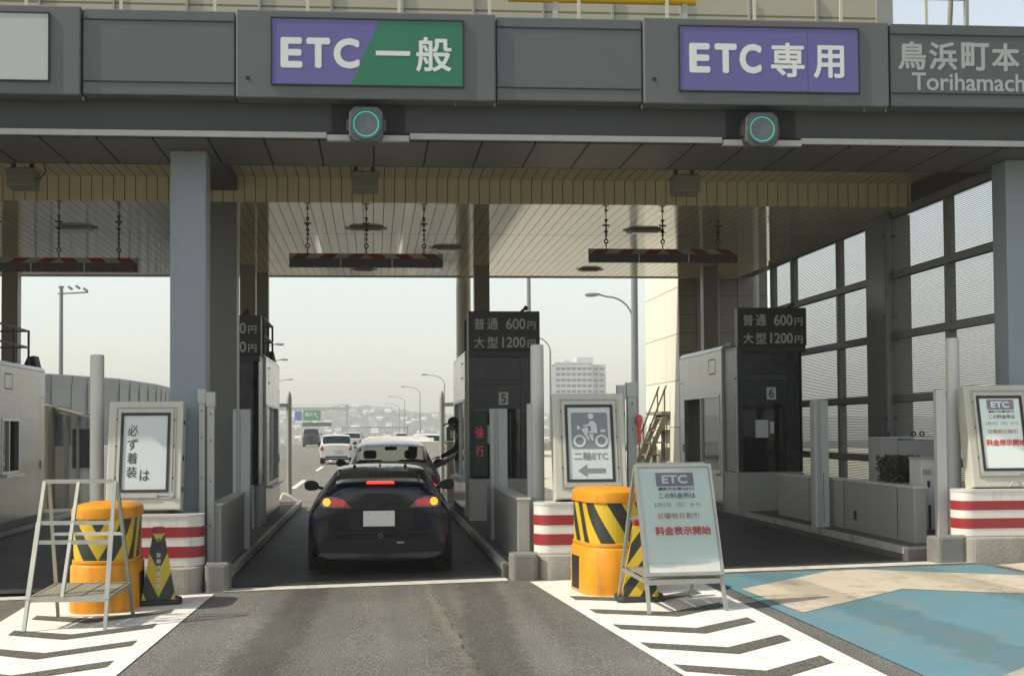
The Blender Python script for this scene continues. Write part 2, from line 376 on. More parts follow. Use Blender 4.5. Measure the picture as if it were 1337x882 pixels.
M['tower_glass'] = mat('tower_window', (0.10, 0.13, 0.16), 0.3, var=0.2)
M['hill'] = mat('wooded_hill', (0.075, 0.095, 0.055), 0.9, var=0.5, scale=0.05)
M['house_wall'] = mat('house_wall', (0.66, 0.65, 0.62), 0.7, var=0.1)
M['house_roof'] = mat('house_roof', (0.16, 0.15, 0.15), 0.7, var=0.3, scale=0.02)
M['leaf'] = mat('hedge_leaf', (0.035, 0.040, 0.025), 0.6, var=0.6, scale=20)
M['skin'] = mat('skin', (0.34, 0.19, 0.12), 0.55, var=0.06)
M['uniform'] = mat('dark_uniform', (0.02, 0.022, 0.022), 0.85)
M['vest'] = mat('yellow_green_vest', (0.25, 0.33, 0.02), 0.6)
M['shirt'] = mat('grey_shirt', (0.22, 0.22, 0.23), 0.8)
M['hair'] = mat('black_hair', (0.01, 0.009, 0.008), 0.6)
M['blue_sign'] = mat('blue_road_sign', (0.04, 0.14, 0.42), 0.5)
M['green_sign'] = mat('green_road_sign', (0.02, 0.22, 0.10), 0.5)
M['white_panel'] = mat('white_side_panel', (0.84, 0.84, 0.81), 0.5, var=0.05)
M['cab_grey'] = mat('grey_cabinet_paint', (0.36, 0.365, 0.34), 0.45, var=0.08, dirt=0.2)
M['cab_white'] = mat('white_cabinet_paint', (0.64, 0.64, 0.59), 0.45, var=0.08, dirt=0.2)

# ------------------------------------------------------------------ mesh helpers
class MB:
    def __init__(s): s.v, s.f, s.uv = [], [], {}
    def add(s, vs, fs, uvs=None):
        o = len(s.v); s.v += [Vector(p) for p in vs]
        for k, f in enumerate(fs):
            if uvs: s.uv[len(s.f)] = [uvs[i] for i in f]
            s.f.append(tuple(i + o for i in f))
        return s
    def box(s, x0, x1, y0, y1, z0, z1):
        return s.add([(x0, y0, z0), (x1, y0, z0), (x1, y1, z0), (x0, y1, z0), (x0, y0, z1), (x1, y0, z1), (x1, y1, z1), (x0, y1, z1)],
                     [(0, 3, 2, 1), (4, 5, 6, 7), (0, 1, 5, 4), (1, 2, 6, 5), (2, 3, 7, 6), (3, 0, 4, 7)])
    def bar(s, p, q, w=0.03, h=None, up=(0, 0, 1)):
        p, q = Vector(p), Vector(q); h = h or w
        d = (q - p).normalized(); a = d.cross(Vector(up))
        if a.length < 1e-3: a = d.cross(Vector((0, 1, 0)))
        a.normalize(); b = a.cross(d)
        vs = []
        for c in (p, q):
            for i, j in ((-1, -1), (1, -1), (1, 1), (-1, 1)): vs.append(c + a * (i * w / 2) + b * (j * h / 2))
        return s.add(vs, [(3, 2, 1, 0), (4, 5, 6, 7), (0, 1, 5, 4), (1, 2, 6, 5), (2, 3, 7, 6), (3, 0, 4, 7)])
    def tube(s, pts, r, n=10, caps=True):
        pts = [Vector(p) for p in pts]; rs = r if isinstance(r, (list, tuple)) else [r] * len(pts)
        vs, fs = [], []
        ref = None
        for i, p in enumerate(pts):
            d = (pts[min(i + 1, len(pts) - 1)] - pts[max(i - 1, 0)]).normalized()
            if ref is None: ref = Vector((1, 0, 0)) if abs(d.x) < 0.9 else Vector((0, 1, 0))
            a = (ref - d * ref.dot(d)).normalized(); b = d.cross(a); ref = a
            for k in range(n):
                t = 2 * math.pi * k / n; vs.append(p + (a * math.cos(t) + b * math.sin(t)) * rs[i])
        for i in range(len(pts) - 1):
            for k in range(n):
                fs.append((i * n + k, i * n + (k + 1) % n, (i + 1) * n + (k + 1) % n, (i + 1) * n + k))
        if caps: fs += [tuple(range(n - 1, -1, -1)), tuple((len(pts) - 1) * n + k for k in range(n))]
        return s.add(vs, fs)
    def cyl(s, x, y, z0, z1, r, n=24): return s.tube([(x, y, z0), (x, y, z1)], r, n)
    def lathe(s, x, y, prof, n=24):
        vs, fs = [], []
        for (r, z) in prof:
            for k in range(n):
                t = 2 * math.pi * k / n; vs.append((x + r * math.cos(t), y + r * math.sin(t), z))
        for i in range(len(prof) - 1):
            for k in range(n): fs.append((i * n + k, i * n + (k + 1) % n, (i + 1) * n + (k + 1) % n, (i + 1) * n + k))
        fs += [tuple(range(n - 1, -1, -1)), tuple((len(prof) - 1) * n + k for k in range(n))]
        return s.add(vs, fs)
    def prism_y(s, poly, y0, y1):
        """polygon in (x,z), counter-clockwise seen from the camera side, extruded in y"""
        n = len(poly)
        return s.add([(x, y0, z) for x, z in poly] + [(x, y1, z) for x, z in poly],
                     [tuple(range(n)), tuple(range(2 * n - 1, n - 1, -1))] + [((i + 1) % n, i, n + i, n + (i + 1) % n) for i in range(n)])
    def prism_z(s, poly, z0, z1):
        n = len(poly)
        return s.add([(x, y, z0) for x, y in poly] + [(x, y, z1) for x, y in poly],
                     [tuple(range(n - 1, -1, -1)), tuple(range(n, 2 * n))] + [(i, (i + 1) % n, n + (i + 1) % n, n + i) for i in range(n)])
    def prism_x(s, poly, x0, x1):
        n = len(poly)
        return s.add([(x0, y, z) for y, z in poly] + [(x1, y, z) for y, z in poly],
                     [tuple(range(n - 1, -1, -1)), tuple(range(n, 2 * n))] + [(i, (i + 1) % n, n + (i + 1) % n, n + i) for i in range(n)])
    def ring_y(s, cx, cz, r0, r1, y0, y1, n=40):
        vs, fs = [], []
        for r, y in ((r0, y0), (r1, y0), (r1, y1), (r0, y1)):
            for k in range(n):
                t = 2 * math.pi * k / n; vs.append((cx + r * math.cos(t), y, cz + r * math.sin(t)))
        for a, b in ((0, 1), (1, 2), (2, 3), (3, 0)):
            for k in range(n): fs.append((a * n + k, a * n + (k + 1) % n, b * n + (k + 1) % n, b * n + k))
        return s.add(vs, fs)
    def frame_y(s, x0, x1, z0, z1, t, y0, y1):
        s.box(x0, x1, y0, y1, z1 - t, z1); s.box(x0, x1, y0, y1, z0, z0 + t)
        s.box(x0, x0 + t, y0, y1, z0 + t, z1 - t); s.box(x1 - t, x1, y0, y1, z0 + t, z1 - t)
        return s
    def frame_x(s, y0, y1, z0, z1, t, x0, x1):
        s.box(x0, x1, y0, y1, z1 - t, z1); s.box(x0, x1, y0, y1, z0, z0 + t)
        s.box(x0, x1, y0, y0 + t, z0 + t, z1 - t); s.box(x0, x1, y1 - t, y1, z0 + t, z1 - t)
        return s
    def xf(s, m):
        s.v = [m @ p for p in s.v]; return s
    def build(s, name, m, parent=None, bevel=0.0, smooth=False, seg=2):
        off = Vector((0, 0, 0)); p = parent
        while p is not None: off += p.location; p = p.parent
        me = bpy.data.meshes.new(name)
        me.from_pydata([tuple(v - off) for v in s.v], [], s.f)
        if s.uv:
            ul = me.uv_layers.new(name='UVMap')
            for pi, poly in enumerate(me.polygons):
                if pi in s.uv:
                    for li, q in zip(poly.loop_indices, s.uv[pi]): ul.data[li].uv = q
        else:
            bm = bmesh.new(); bm.from_mesh(me)
            bmesh.ops.recalc_face_normals(bm, faces=bm.faces)
            bm.to_mesh(me); bm.free()
        ms = m if isinstance(m, list) else [m]
        for q in ms: me.materials.append(M[q] if isinstance(q, str) else q)
        if smooth:
            for poly in me.polygons: poly.use_smooth = True
            me.set_sharp_from_angle(angle=R(38))
        o = bpy.data.objects.new(name, me); COL.objects.link(o)
        if parent: o.parent = parent
        if bevel:
            b = o.modifiers.new('bevel', 'BEVEL'); b.width = bevel; b.segments = seg; b.limit_method = 'ANGLE'; b.angle_limit = R(40)
            b.harden_normals = False
        return o

def thing(name, label, cat, loc=(0, 0, 0), group=None):
    o = bpy.data.objects.new(name, None); COL.objects.link(o)
    o.location = loc; o.empty_display_size = 0.2
    o['label'] = label; o['category'] = cat
    if group: o['group'] = group
    return o

def tag(o, label, cat, group=None):
    o['label'] = label; o['category'] = cat
    if group: o['group'] = group
    return o

def struct(o):
    o['kind'] = 'structure'; return o

def copy_tree(o, parent=None):
    c = o.copy(); COL.objects.link(c)
    if parent: c.parent = parent
    for ch in list(o.children): copy_tree(ch, c)
    return c

def place(o, loc, label, group=None):
    c = copy_tree(o); c.location = loc; c['label'] = label
    if group: c['group'] = group
    return c

DG = None
def glyphs(text, x0, x1, z0, z1, y, depth=0.002, bold=0.0, space=1.0):
    """lettering standing on the plane y, stretched to fill exactly x0..x1, z0..z1; returns an MB"""
    c = bpy.data.curves.new('lettering', 'FONT')
    c.body = text; c.size = 1.0; c.space_character = space; c.resolution_u = 4
    c.extrude = 0.01; c.fill_mode = 'BOTH'
    o = bpy.data.objects.new('lettering', c); COL.objects.link(o)
    me = bpy.data.meshes.new_from_object(o.evaluated_get(bpy.context.evaluated_depsgraph_get()))
    vs = [v.co.copy() for v in me.vertices]; fs = [tuple(p.vertices) for p in me.polygons]
    bpy.data.objects.remove(o); bpy.data.curves.remove(c); bpy.data.meshes.remove(me)
    ax, bx = min(v.x for v in vs), max(v.x for v in vs); ay, by = min(v.y for v in vs), max(v.y for v in vs)
    b = MB()
    em = (z1 - z0) / (by - ay); e = bold * em          # heavier strokes: the letter repeated a hair to each side
    sh = [(0, 0)] if e <= 0 else [(0, 0), (-e, 0), (e, 0), (0, -e), (0, e), (-.7 * e, -.7 * e), (.7 * e, .7 * e), (-.7 * e, .7 * e), (.7 * e, -.7 * e)]
    for k, (dx, dz) in enumerate(sh):
        b.add([(x0 + e + (v.x - ax) / (bx - ax) * (x1 - x0 - 2 * e) + dx, y - (depth + 0.00012 * k if v.z > 0 else -0.0005), z0 + e + (v.y - ay) / (by - ay) * (z1 - z0 - 2 * e) + dz) for v in vs], fs)
    return b

def gz(x, y=0.0):
    """the plaza falls gently to the left; further on the road sinks away"""
    f = 1.0 if y < 45 else max(0.0, 1 - (y - 45) / 65.0)
    return 0.022 * max(-12, min(12, x)) * f - 0.010 * max(0.0, min(y, 1300) - 160)

def sheet(poly, dz):
    """flat sheet on the sloping ground; poly in (x,y)"""
    b = MB(); b.add([(x, y, gz(x, y) + dz) for x, y in poly], [tuple(range(len(poly)))]); return b

# ------------------------------------------------------------------ ground and road
def grid(xs, ys, dz):
    b = MB(); vs = [(x, y, gz(x, y) + dz) for y in ys for x in xs]; n = len(xs)
    return b.add(vs, [(j * n + i, j * n + i + 1, (j + 1) * n + i + 1, (j + 1) * n + i) for j in range(len(ys) - 1) for i in range(n - 1)])
YS = [-45, 0, 16.25, 33, 45, 60, 80, 110, 160, 300, 500, 640]
gnd = struct(grid([-2400, -600, -120, -45, -12, 0, 12, 45, 120, 600, 2400], YS + [900, 1300, 1700, 2600], -0.012).build('ground', 'ground'))
road = struct(grid([-60, -30, -12, 0, 10.5], YS, -0.004).build('road', 'road'))
def mark(name, poly, m, dz=0.004): return sheet(poly, dz).build(name, m, road)
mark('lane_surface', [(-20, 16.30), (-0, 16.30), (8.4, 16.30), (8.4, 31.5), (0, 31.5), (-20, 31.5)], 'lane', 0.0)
grid([-20, -12, 0, 10.4], [31.5, 33, 45, 60, 80, 110, 160, 300, 500, 640], 0.0).build('plaza_surface', 'plaza', road)
mark('concrete_apron', [(4.6, 36), (10.3, 36), (10.3, 44.9), (4.6, 44.9)], 'apron', 0.004)
grid([5.4, 10.4], [45, 60, 80], 0.004).build('concrete_apron', 'apron', road)
grid([10.5, 12, 45], [31.5, 33, 45, 60, 80, 110], 0.0).build('concrete_apron', 'apron', road)
for (a, b_) in ((-6.15, -3.15), (-1.62, 1.46), (3.1, 6.75)):
    mark('stop_line', [(a, 15.93), (b_, 15.93), (b_, 16.26), (a, 16.26)], 'white_line_worn', 0.004)
def gore(x0, x1, xa, y0, side, apex_x, wl, wr, first):
    mark('gore_marking', [(x0 + xa, 5.5), (x1 - side, 5.5), (x1, y0), (x0, y0)], 'white_line', 0.004)
    k = 0; y = first
    while y > 6:
        t = (15.8 - y) / 6.2
        l_, r_ = wl + 0.24 * t * (1 if xa > 0.2 else 0.3), wr - 0.05 * t
        if y > 14.0:
            pass
        mark('gore_gap', [(l_, y), (l_ + 0.02, y - 0.30), (apex_x, y - 0.30 - 0.44), (r_, y - 0.21), (r_, y + 0.09), (apex_x, y - 0.42)], 'stripe_gap', 0.008)
        y -= 1.055
gore(1.68, 3.42, 0.62, 15.75, 0.15, 2.62, 1.85, 3.2, 14.28)
gore(-3.55, -1.69, 0.45, 15.75, 0.28, -2.60, -3.28, -1.93, 14.42)
mark('gore_marking', [(6.92, 5.5), (9.0, 5.5), (8.9, 15.5), (7.2, 15.72), (6.86, 15.6)], 'cream_paint', 0.004)
mark('blue_paving', [(3.54, 4.5), (6.74, 4.5), (6.74, 15.72), (3.56, 15.72)], 'blue_paint', 0.004)
for oy in (0.0, -5.6):
    mark('lane_arrow', [(3.64, 14.28 + oy), (3.70, 12.40 + oy), (5.11, 13.78 + oy), (6.70, 12.48 + oy), (6.70, 14.46 + oy), (5.35, 15.64 + oy), (4.98, 15.64 + oy)], 'cream_paint', 0.008)
rs = random.Random(3)
sx = [(0.56, 15.9), (0.575, 15.4), (0.57, 14.8), (0.585, 14.0), (0.60, 13.3), (0.62, 12.6), (0.64, 12.0), (0.655, 11.5), (0.68, 10.6), (0.69, 10.0), (0.70, 9.2), (0.69, 8.2), (0.70, 6.5)]
fine = []
for (a, b_) in zip(sx, sx[1:]):
    n = max(2, int((a[1] - b_[1]) / 0.09))
    for i in range(n): fine.append((a[0] + (b_[0] - a[0]) * i / n, a[1] + (b_[1] - a[1]) * i / n))
b = MB(); n = len(fine); HWD = 0.16
b.add([(x + k * HWD, y, gz(x, y) + 0.004) for k in (-1, 0, 1) for x, y in fine], [(j * n + i, j * n + i + 1, (j + 1) * n + i + 1, (j + 1) * n + i) for j in (0, 1) for i in range(n - 1)],
      [(k, y) for k in (-1, 0, 1) for x, y in fine])
b.build('seam_filler', 'seam', road)
off = 0.0; C1, C2 = [], []
for x, y in fine:
    off = max(-0.05, min(0.05, off + rs.uniform(-0.022, 0.022))); wd = max(0.0, rs.uniform(-0.004, 0.006)) * (1.2 if y < 12.5 else 0.5)
    C1.append((x + off - wd, y)); C2.append((x + off + wd, y))
b = MB(); b.add([(x, y, gz(x, y) + 0.008) for x, y in C1 + C2], [(i, i + 1, n + i + 1, n + i) for i in range(n - 1)])
b.build('road_crack', 'crack', road)
def soft_band(name, pts, hw, m, dz):
    n_ = len(pts); b = MB()
    b.add([(x + k * hw, y, gz(x, y) + dz) for k in (-1, 0, 1) for x, y in pts], [(j * n_ + i, j * n_ + i + 1, (j + 1) * n_ + i + 1, (j + 1) * n_ + i) for j in (0, 1) for i in range(n_ - 1)],
          [(k, y) for k in (-1, 0, 1) for x, y in pts])
    return b.build(name, m, road)
for x in (-0.78, 0.98): soft_band('tyre_mark', [(x + 0.10 * math.sin(y * 0.5), y) for y in [15.85 - 0.5 * i for i in range(20)]], 0.34, 'tyre_mark', 0.006)
for x, k in ((4.25, 0.05), (5.85, 0.12)): soft_band('tyre_mark', [(x + k * (15.6 - y) * 0.4, y) for y in [15.6 - 0.5 * i for i in range(20)]], 0.42, 'grime', 0.012)
# lane lines of the plaza beyond the gate
for x in (-2.4, 1.2):
    for k in range(10):
        y = 44 + k * 18
        mark('lane_line', [(x - 0.08, y), (x + 0.08, y), (x + 0.08, y + 7), (x - 0.08, y + 7)], 'white_line', 0.004)

# islands: raised kerb slabs, pale painted edge
ISL = {'a': (-7.80, -6.22), 'b': (-3.12, -1.61), 'c': (1.44, 3.06), 'd': (6.14, 7.95)}
for k, (a, b_) in ISL.items():
    y0, y1 = 16.4, (30.5 if k == 'd' else 33.0)
    m = MB(); m.add([(a, y0, gz(a) - 0.05), (b_, y0, gz(b_) - 0.05), (b_, y1, gz(b_) - 0.05), (a, y1, gz(a) - 0.05),
                     (a, y0, gz(a) + 0.15), (b_, y0, gz(b_) + 0.15), (b_, y1, gz(b_) + 0.15), (a, y1, gz(a) + 0.15)],
                    [(0, 3, 2, 1), (4, 5, 6, 7), (0, 1, 5, 4), (1, 2, 6, 5), (2, 3, 7, 6), (3, 0, 4, 7)])
    isl = struct(m.build('toll_island', 'kerb', bevel=0.02))
    for (xa, xb) in ((a - 0.004, a + 0.06), (b_ - 0.06, b_ + 0.004)):
        for q in range(7 if k == 'd' else 9):
            ya = y0 + 0.1 + q * 1.83; yb = ya + 1.80
            z = gz((xa + xb) / 2) + 0.15
            MB().box(xa, xb, ya, yb, z - 0.075, z + 0.004).build('kerb_edge', 'kerb_white', isl)

# ------------------------------------------------------------------ canopy of the toll gate
can = thing('toll_gate_canopy', 'long grey toll gate canopy with cream ceiling spanning all the lanes', 'toll gate', (0, 16, 0))
XL, XR = -22.0, 9.4
MB().box(XL, 8.05, 16.05, 30.3, 5.34, 6.02).build('roof_slab', 'fascia', can)
MB().box(XL, XR, 15.95, 16.05, 4.945, 5.30).build('fascia', 'fascia', can)
MB().box(XL, XR, 16.05, 17.55, 4.875, 4.945).build('soffit', 'soffit', can)
MB().box(XL, XR, 17.55, 17.62, 4.875, 5.30).build('soffit_end', 'soffit_dark', can)
MB().box(XL, 8.05, 17.62, 20.44, 5.215, 5.335).build('upper_ceiling', 'cream_face', can)
MB().box(XL, 7.8, 20.44, 20.50, 4.88, 5.335).build('ceiling_step', 'cream_face', can)
MB().box(XL, 7.8, 20.50, 30.36, 4.88, 4.94).build('ceiling', 'ceiling', can)
MB().box(XL, 8.05, 30.36, 30.44, 4.86, 6.05).build('rear_fascia', 'trim', can)
MB().box(7.80, 8.0, 17.62, 30.30, 4.87, 5.21).build('side_beam', 'soffit_dark', can)
MB().box(-2.33, -1.88, 17.62, 20.42, 5.03, 5.21).build('cross_beam', 'soffit_dark', can)
# gantry front: sign bays and blank panels
BAYS = [(-7.49, -4.69, 's'), (-4.68, -3.085, 'b'), (-3.075, -1.47, 'b')]
def blank(x0, x1):
    p = MB().box(x0, x1, 15.72, 16.35, 5.28, 6.20).build('fascia_panel', 'panel2', can, bevel=0.012)
    for z in (5.42, 6.085): MB().box(x0 + 0.004, x1 - 0.004, 15.712, 15.722, z - 0.007, z + 0.007).build('panel_joint', 'joint', p)
for x0, x1 in ((-11.9, -10.32), (-7.5, -5.9), (-3.075, -1.475), (1.35, 2.96)): blank(x0, x1)
def bay(x0, x1):
    MB().box(x0, x1, 15.68, 16.35, 5.26, 6.215).build('sign_bay', 'panel', can, bevel=0.015)
for x0, x1 in ((-5.885, -3.09), (-1.46, 1.337), (2.972, 5.755)): bay(x0, x1)
# pale drip trim, broken where the signals sit in notches
for (x0, x1, z0, y0) in ((XL, -0.50, 4.878, 15.90), (-0.50, 0.40, 4.845, 15.86), (0.40, 3.90, 4.878, 15.90), (3.90, 4.80, 4.845, 15.86), (4.80, XR, 4.878, 15.90)):
    MB().box(x0 + 0.004, x1 - 0.004, y0, 15.946, z0, z0 + 0.062).build('drip_trim', 'trim', can)
for xc in (-0.05, 4.35):
    MB().box(xc - 0.40, xc + 0.40, 15.938, 15.948, 4.95, 5.255).build('signal_notch', 'black', can)
# pillars
def pillar(x0, x1, y0, y1, z1, m, base=None):
    z0 = base if base is not None else gz(x0) + 0.1
    return MB().box(x0, x1, y0, y1, z0, z1).build('pillar', m, can, bevel=0.012)
pillar(-2.29, -1.885, 16.70, 17.10, 4.875, 'pillar')
pillar(7.545, 7.95, 16.70, 17.10, 4.875, 'pillar')
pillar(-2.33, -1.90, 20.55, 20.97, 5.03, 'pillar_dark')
pillar(-11.9, -11.5, 16.70, 17.10, 4.875, 'pillar')
for x in (-7.02, -2.56, 1.965, 6.52): pillar(x, x + 0.30, 28.3, 28.6, 4.90, 'col_brown')
pillar(-2.42, -2.12, 29.75, 30.05, 4.90, 'col_brown')
for x in (1.90, 8.19): MB().cyl(x, 30.7, gz(x) + .1, 5.6, 0.155, 28).build('round_pillar', 'col_light', can, smooth=True)
# bolts under the gantry
for x in (-3.08, 0.9, 1.33, 2.97, 5.5, 5.75):
    MB().cyl(x, 15.8, 5.23, 5.27, 0.012, 8).build('bolt', 'fixture', can)
for x, z in ((-1.335, 5.47), (3.09, 5.53)): MB().ring_y(x, z, 0.006, 0.022, 15.672, 15.684, 16).build('rivet', 'joint', can)

# overhead signs on the gantry
def overhead(label, x0, x1):
    t = thing('overhead_sign', label, 'sign', ((x0 + x1) / 2, 15.67, 5.40), 'lit sign faces along the gantry')
    MB().frame_y(x0 - 0.014, x1 + 0.014, 5.396, 6.134, 0.014, 15.655, 15.679).build('rim', 'joint', t)
    return t
t = overhead('blank white overhead sign at the left end of the gantry', -5.50, -3.42)
MB().box(-5.50, -3.42, 15.664, 15.679, 5.41, 6.12).build('face', 'blank_face', t)
t = overhead('purple and green overhead sign over the dark hatchback\'s lane', -1.075, 0.975)
MB().prism_y([(-1.075, 5.41), (-0.235, 5.41), (0.075, 6.12), (-1.075, 6.12)], 15.664, 15.679).build('purple_face', 'purple', t)
MB().prism_y([(-0.235, 5.41), (0.975, 5.41), (0.975, 6.12), (0.075, 6.12)], 15.664, 15.679).build('green_face', 'green', t)
for ch, a, b_ in (('E', -0.985, -0.752), ('T', -0.71, -0.455), ('C', -0.42, -0.14)): glyphs(ch, a, b_, 5.585, 5.915, 15.663, bold=0.035).build('lettering', 'white', t)
MB().box(0.035, 0.405, 15.659, 15.663, 5.735, 5.785).build('lettering', 'white', t)
glyphs('般', 0.47, 0.855, 5.565, 5.945, 15.663, bold=0.018).build('lettering', 'white', t)
t = overhead('all purple overhead sign over the blue painted lane', 3.375, 5.395)
MB().box(3.375, 4.815, 15.664, 15.679, 5.41, 6.12).build('purple_face', 'purple', t)
MB().box(4.823, 5.395, 15.664, 15.679, 5.41, 6.12).build('purple_face', 'purple', t)
MB().box(4.78, 4.86, 15.667, 15.672, 5.412, 6.118).build('face_joint', 'panel2', t)
for ch, a, b_ in (('E', 3.48, 3.715), ('T', 3.765, 4.015), ('C', 4.045, 4.295)): glyphs(ch, a, b_, 5.605, 5.935, 15.663, bold=0.035).build('lettering', 'white', t)
glyphs('専', 4.40, 4.785, 5.57, 5.955, 15.663, bold=0.022).build('lettering', 'white', t)
glyphs('用', 4.885, 5.235, 5.565, 5.935, 15.663, bold=0.022).build('lettering', 'white', t)
t = thing('name_board', 'grey name board with pale Japanese and Roman lettering at the right end of the gantry', 'sign', (7.6, 15.7, 5.3))
MB().box(5.775, 9.4, 15.69, 16.35, 5.27, 6.205).build('board', 'name_board', t, bevel=0.012)
for z in (5.42, 6.085): MB().box(5.78, 9.396, 15.682, 15.692, z - 0.007, z + 0.007).build('panel_joint', 'joint', t)
for ch, a in (('鳥', 5.865), ('浜', 6.225), ('町', 6.60), ('本', 6.955), ('線', 7.33)):
    glyphs(ch, a, a + 0.325, 5.685, 6.005, 15.690, bold=0.024).build('lettering', 'name_letter', t)
glyphs('Torihamacho', 6.02, 7.50, 5.455, 5.655, 15.690, bold=0.014).build('lettering', 'name_letter', t)

# lane signals in the notches
def signal(x, label):
    t = thing('lane_signal', label, 'signal', (x, 15.75, 4.8), 'round lane signals under the gantry')
    cz = 4.995
    hw, hh, c = 0.185, 0.19, 0.06
    poly = [(x - hw + c, cz - hh), (x + hw - c, cz - hh), (x + hw, cz - hh + c), (x + hw, cz + hh - c), (x + hw - c, cz + hh), (x - hw + c, cz + hh), (x - hw, cz + hh - c), (x - hw, cz - hh + c)]
    MB().prism_y(poly, 15.70, 15.93).build('housing', 'signal_body', t, bevel=0.015)
    MB().ring_y(x, cz, 0.150, 0.168, 15.675, 15.70).build('rim', 'signal_body', t)
    p = MB().ring_y(x, cz, 0.0, 0.150, 15.692, 15.699, 40); p.build('lens', 'signal_lens', t)
    n = 52
    m = MB()
    for k in range(n):
        a = 2 * math.pi * k / n
        for rr in (0.134,):
            q = a + (0.5 * 2 * math.pi / n if rr > 0.13 else 0)
            m.lathe(0, 0, [(0.0075, 0), (0.0055, 0.004)], 6)
            for i in range(len(m.v) - 12, len(m.v)):
                v = m.v[i]; m.v[i] = Vector((x + rr * math.cos(q) + v.x, 15.691 - v.z, cz + rr * math.sin(q) + v.y))
    m.build('led_ring', 'led_green', t)
    MB().box(x - hw - 0.03, x - hw, 15.76, 15.85, cz - 0.06, cz + 0.06).build('bracket', 'signal_body', t)
    MB().box(x + hw, x + hw + 0.03, 15.76, 15.85, cz - 0.06, cz + 0.06).build('bracket', 'signal_body', t)
signal(-0.072, 'grey lane signal with lit green ring under the purple and green sign')
signal(4.30, 'grey lane signal with lit green ring under the all purple sign')

# vehicle sensors hung at the back of the soffit
def sensor(x, label, wire=False):
    t = thing('vehicle_sensor', label, 'sensor', (x, 18.4, 5.2), 'sensor boxes hung behind the soffit')
    MB().prism_x([(18.30, 4.73), (18.62, 4.70), (18.66, 4.93), (18.36, 4.96)], x - 0.17, x + 0.17).build('box', 'sensor', t, bevel=0.012)
    MB().box(x - 0.19, x + 0.19, 18.29, 18.60, 4.905, 4.93).build('visor', 'sensor', t)
    for dx in (-0.12, 0.10): MB().bar((x + dx, 18.5, 4.94), (x + dx, 18.5, 5.215), 0.05, 0.03).build('bracket', 'soffit_dark', t)
    MB().box(x - 0.16, x + 0.16, 18.40, 18.60, 5.06, 5.10).build('cross_plate', 'soffit_dark', t)
    if wire:
        MB().tube([(x + 0.1, 18.5, 5.12), (x + 0.24, 18.45, 5.07), (x + 0.29, 18.42, 4.92), (x + 0.22, 18.4, 4.82), (x + 0.16, 18.42, 4.83)], 0.009, 6).build('cable', 'black', t, smooth=True)
sensor(-4.33, 'grey sensor box with a looped black cable hung over the left lane', True)
sensor(-0.10, 'grey sensor box hung behind the signal of the purple and green sign')
sensor(4.03, 'grey sensor box hung behind the signal of the all purple sign')

# height limit bars on chains
def hbar(x, zoff, label):
    t = thing('height_bar', label, 'height bar', (x, 21.5, 4.1), 'red and white height bars hung from the ceiling')
    z = 4.205 + zoff
    h = 1.13
    b = MB(); y0 = 21.42
    # upper sloping striped face
    p = [(-h, y0, z), (h, y0, z), (h, y0 + 0.09, z + 0.085), (-h, y0 + 0.09, z + 0.085)]
    b.add([(x + a, y, c) for a, y, c in p], [(0, 1, 2, 3)], [(a, (c - z)) for a, y, c in p])
    b.build('striped_face', 'bar_stripe', t)
    for k in range(3):
        xa = x - h + k * (2 * h / 3) + 0.008; xb = xa + 2 * h / 3 - 0.016
        q = MB().box(xa, xb, y0, y0 + 0.10, z - 0.125, z - 0.002).build('dark_face', 'bar_dark', t)
        for j in range(3): MB().cyl(0, 0, 0, 0.004, 0.007, 6).xf(Matrix.Translation((xa + 0.06 + j * 0.3, y0 - 0.001, z - 0.11)) @ Matrix.Rotation(R(90), 4, 'X')).build('rivet', 'trim', q)
        if k < 2: MB().box(xb + 0.001, xb + 0.015, y0 - 0.004, y0 + 0.10, z - 0.13, z).build('divider', 'trim', t)
    MB().box(x - h, x + h, y0 + 0.09, y0 + 0.11, z - 0.12, z + 0.082).build('back_plate', 'trim', t)
    for dx in (-0.86, 0.0, 0.85):
        c = MB(); zz = z + 0.08
        c.tube([(x + dx, y0 + 0.09, zz), (x + dx, y0 + 0.09, zz + 0.085)], 0.009, 6)
        q = c.ring_y(x + dx, zz + 0.115, 0.018, 0.036, y0 + 0.083, y0 + 0.097, 16)
        k = 0; zc = zz + 0.16
        while zc < 4.80:
            if k % 2: c.ring_y(x + dx, zc + 0.02, 0.006, 0.020, y0 + 0.084, y0 + 0.096, 10)
            else: c.box(x + dx - 0.007, x + dx + 0.007, y0 + 0.065, y0 + 0.115, zc - 0.012, zc + 0.05)
            zc += 0.035; k += 1
        c.box(x + dx - 0.006, x + dx + 0.006, y0 + 0.085, y0 + 0.095, zc - 0.02, 4.883)
        for zq, wq in ((4.72, 0.10), (4.62, 0.06), (4.80, 0.05)): c.box(x + dx - wq / 2, x + dx + wq / 2, y0 + 0.07, y0 + 0.11, zq, zq + 0.022)
        c.build('chain', 'chain', t)
hbar(-4.53, -0.08, 'red and white height bar on chains over the left lane')
hbar(-0.10, 0.0, 'red and white height bar on chains over the dark hatchback')
hbar(4.34, 0.09, 'red and white height bar on chains over the blue lane')

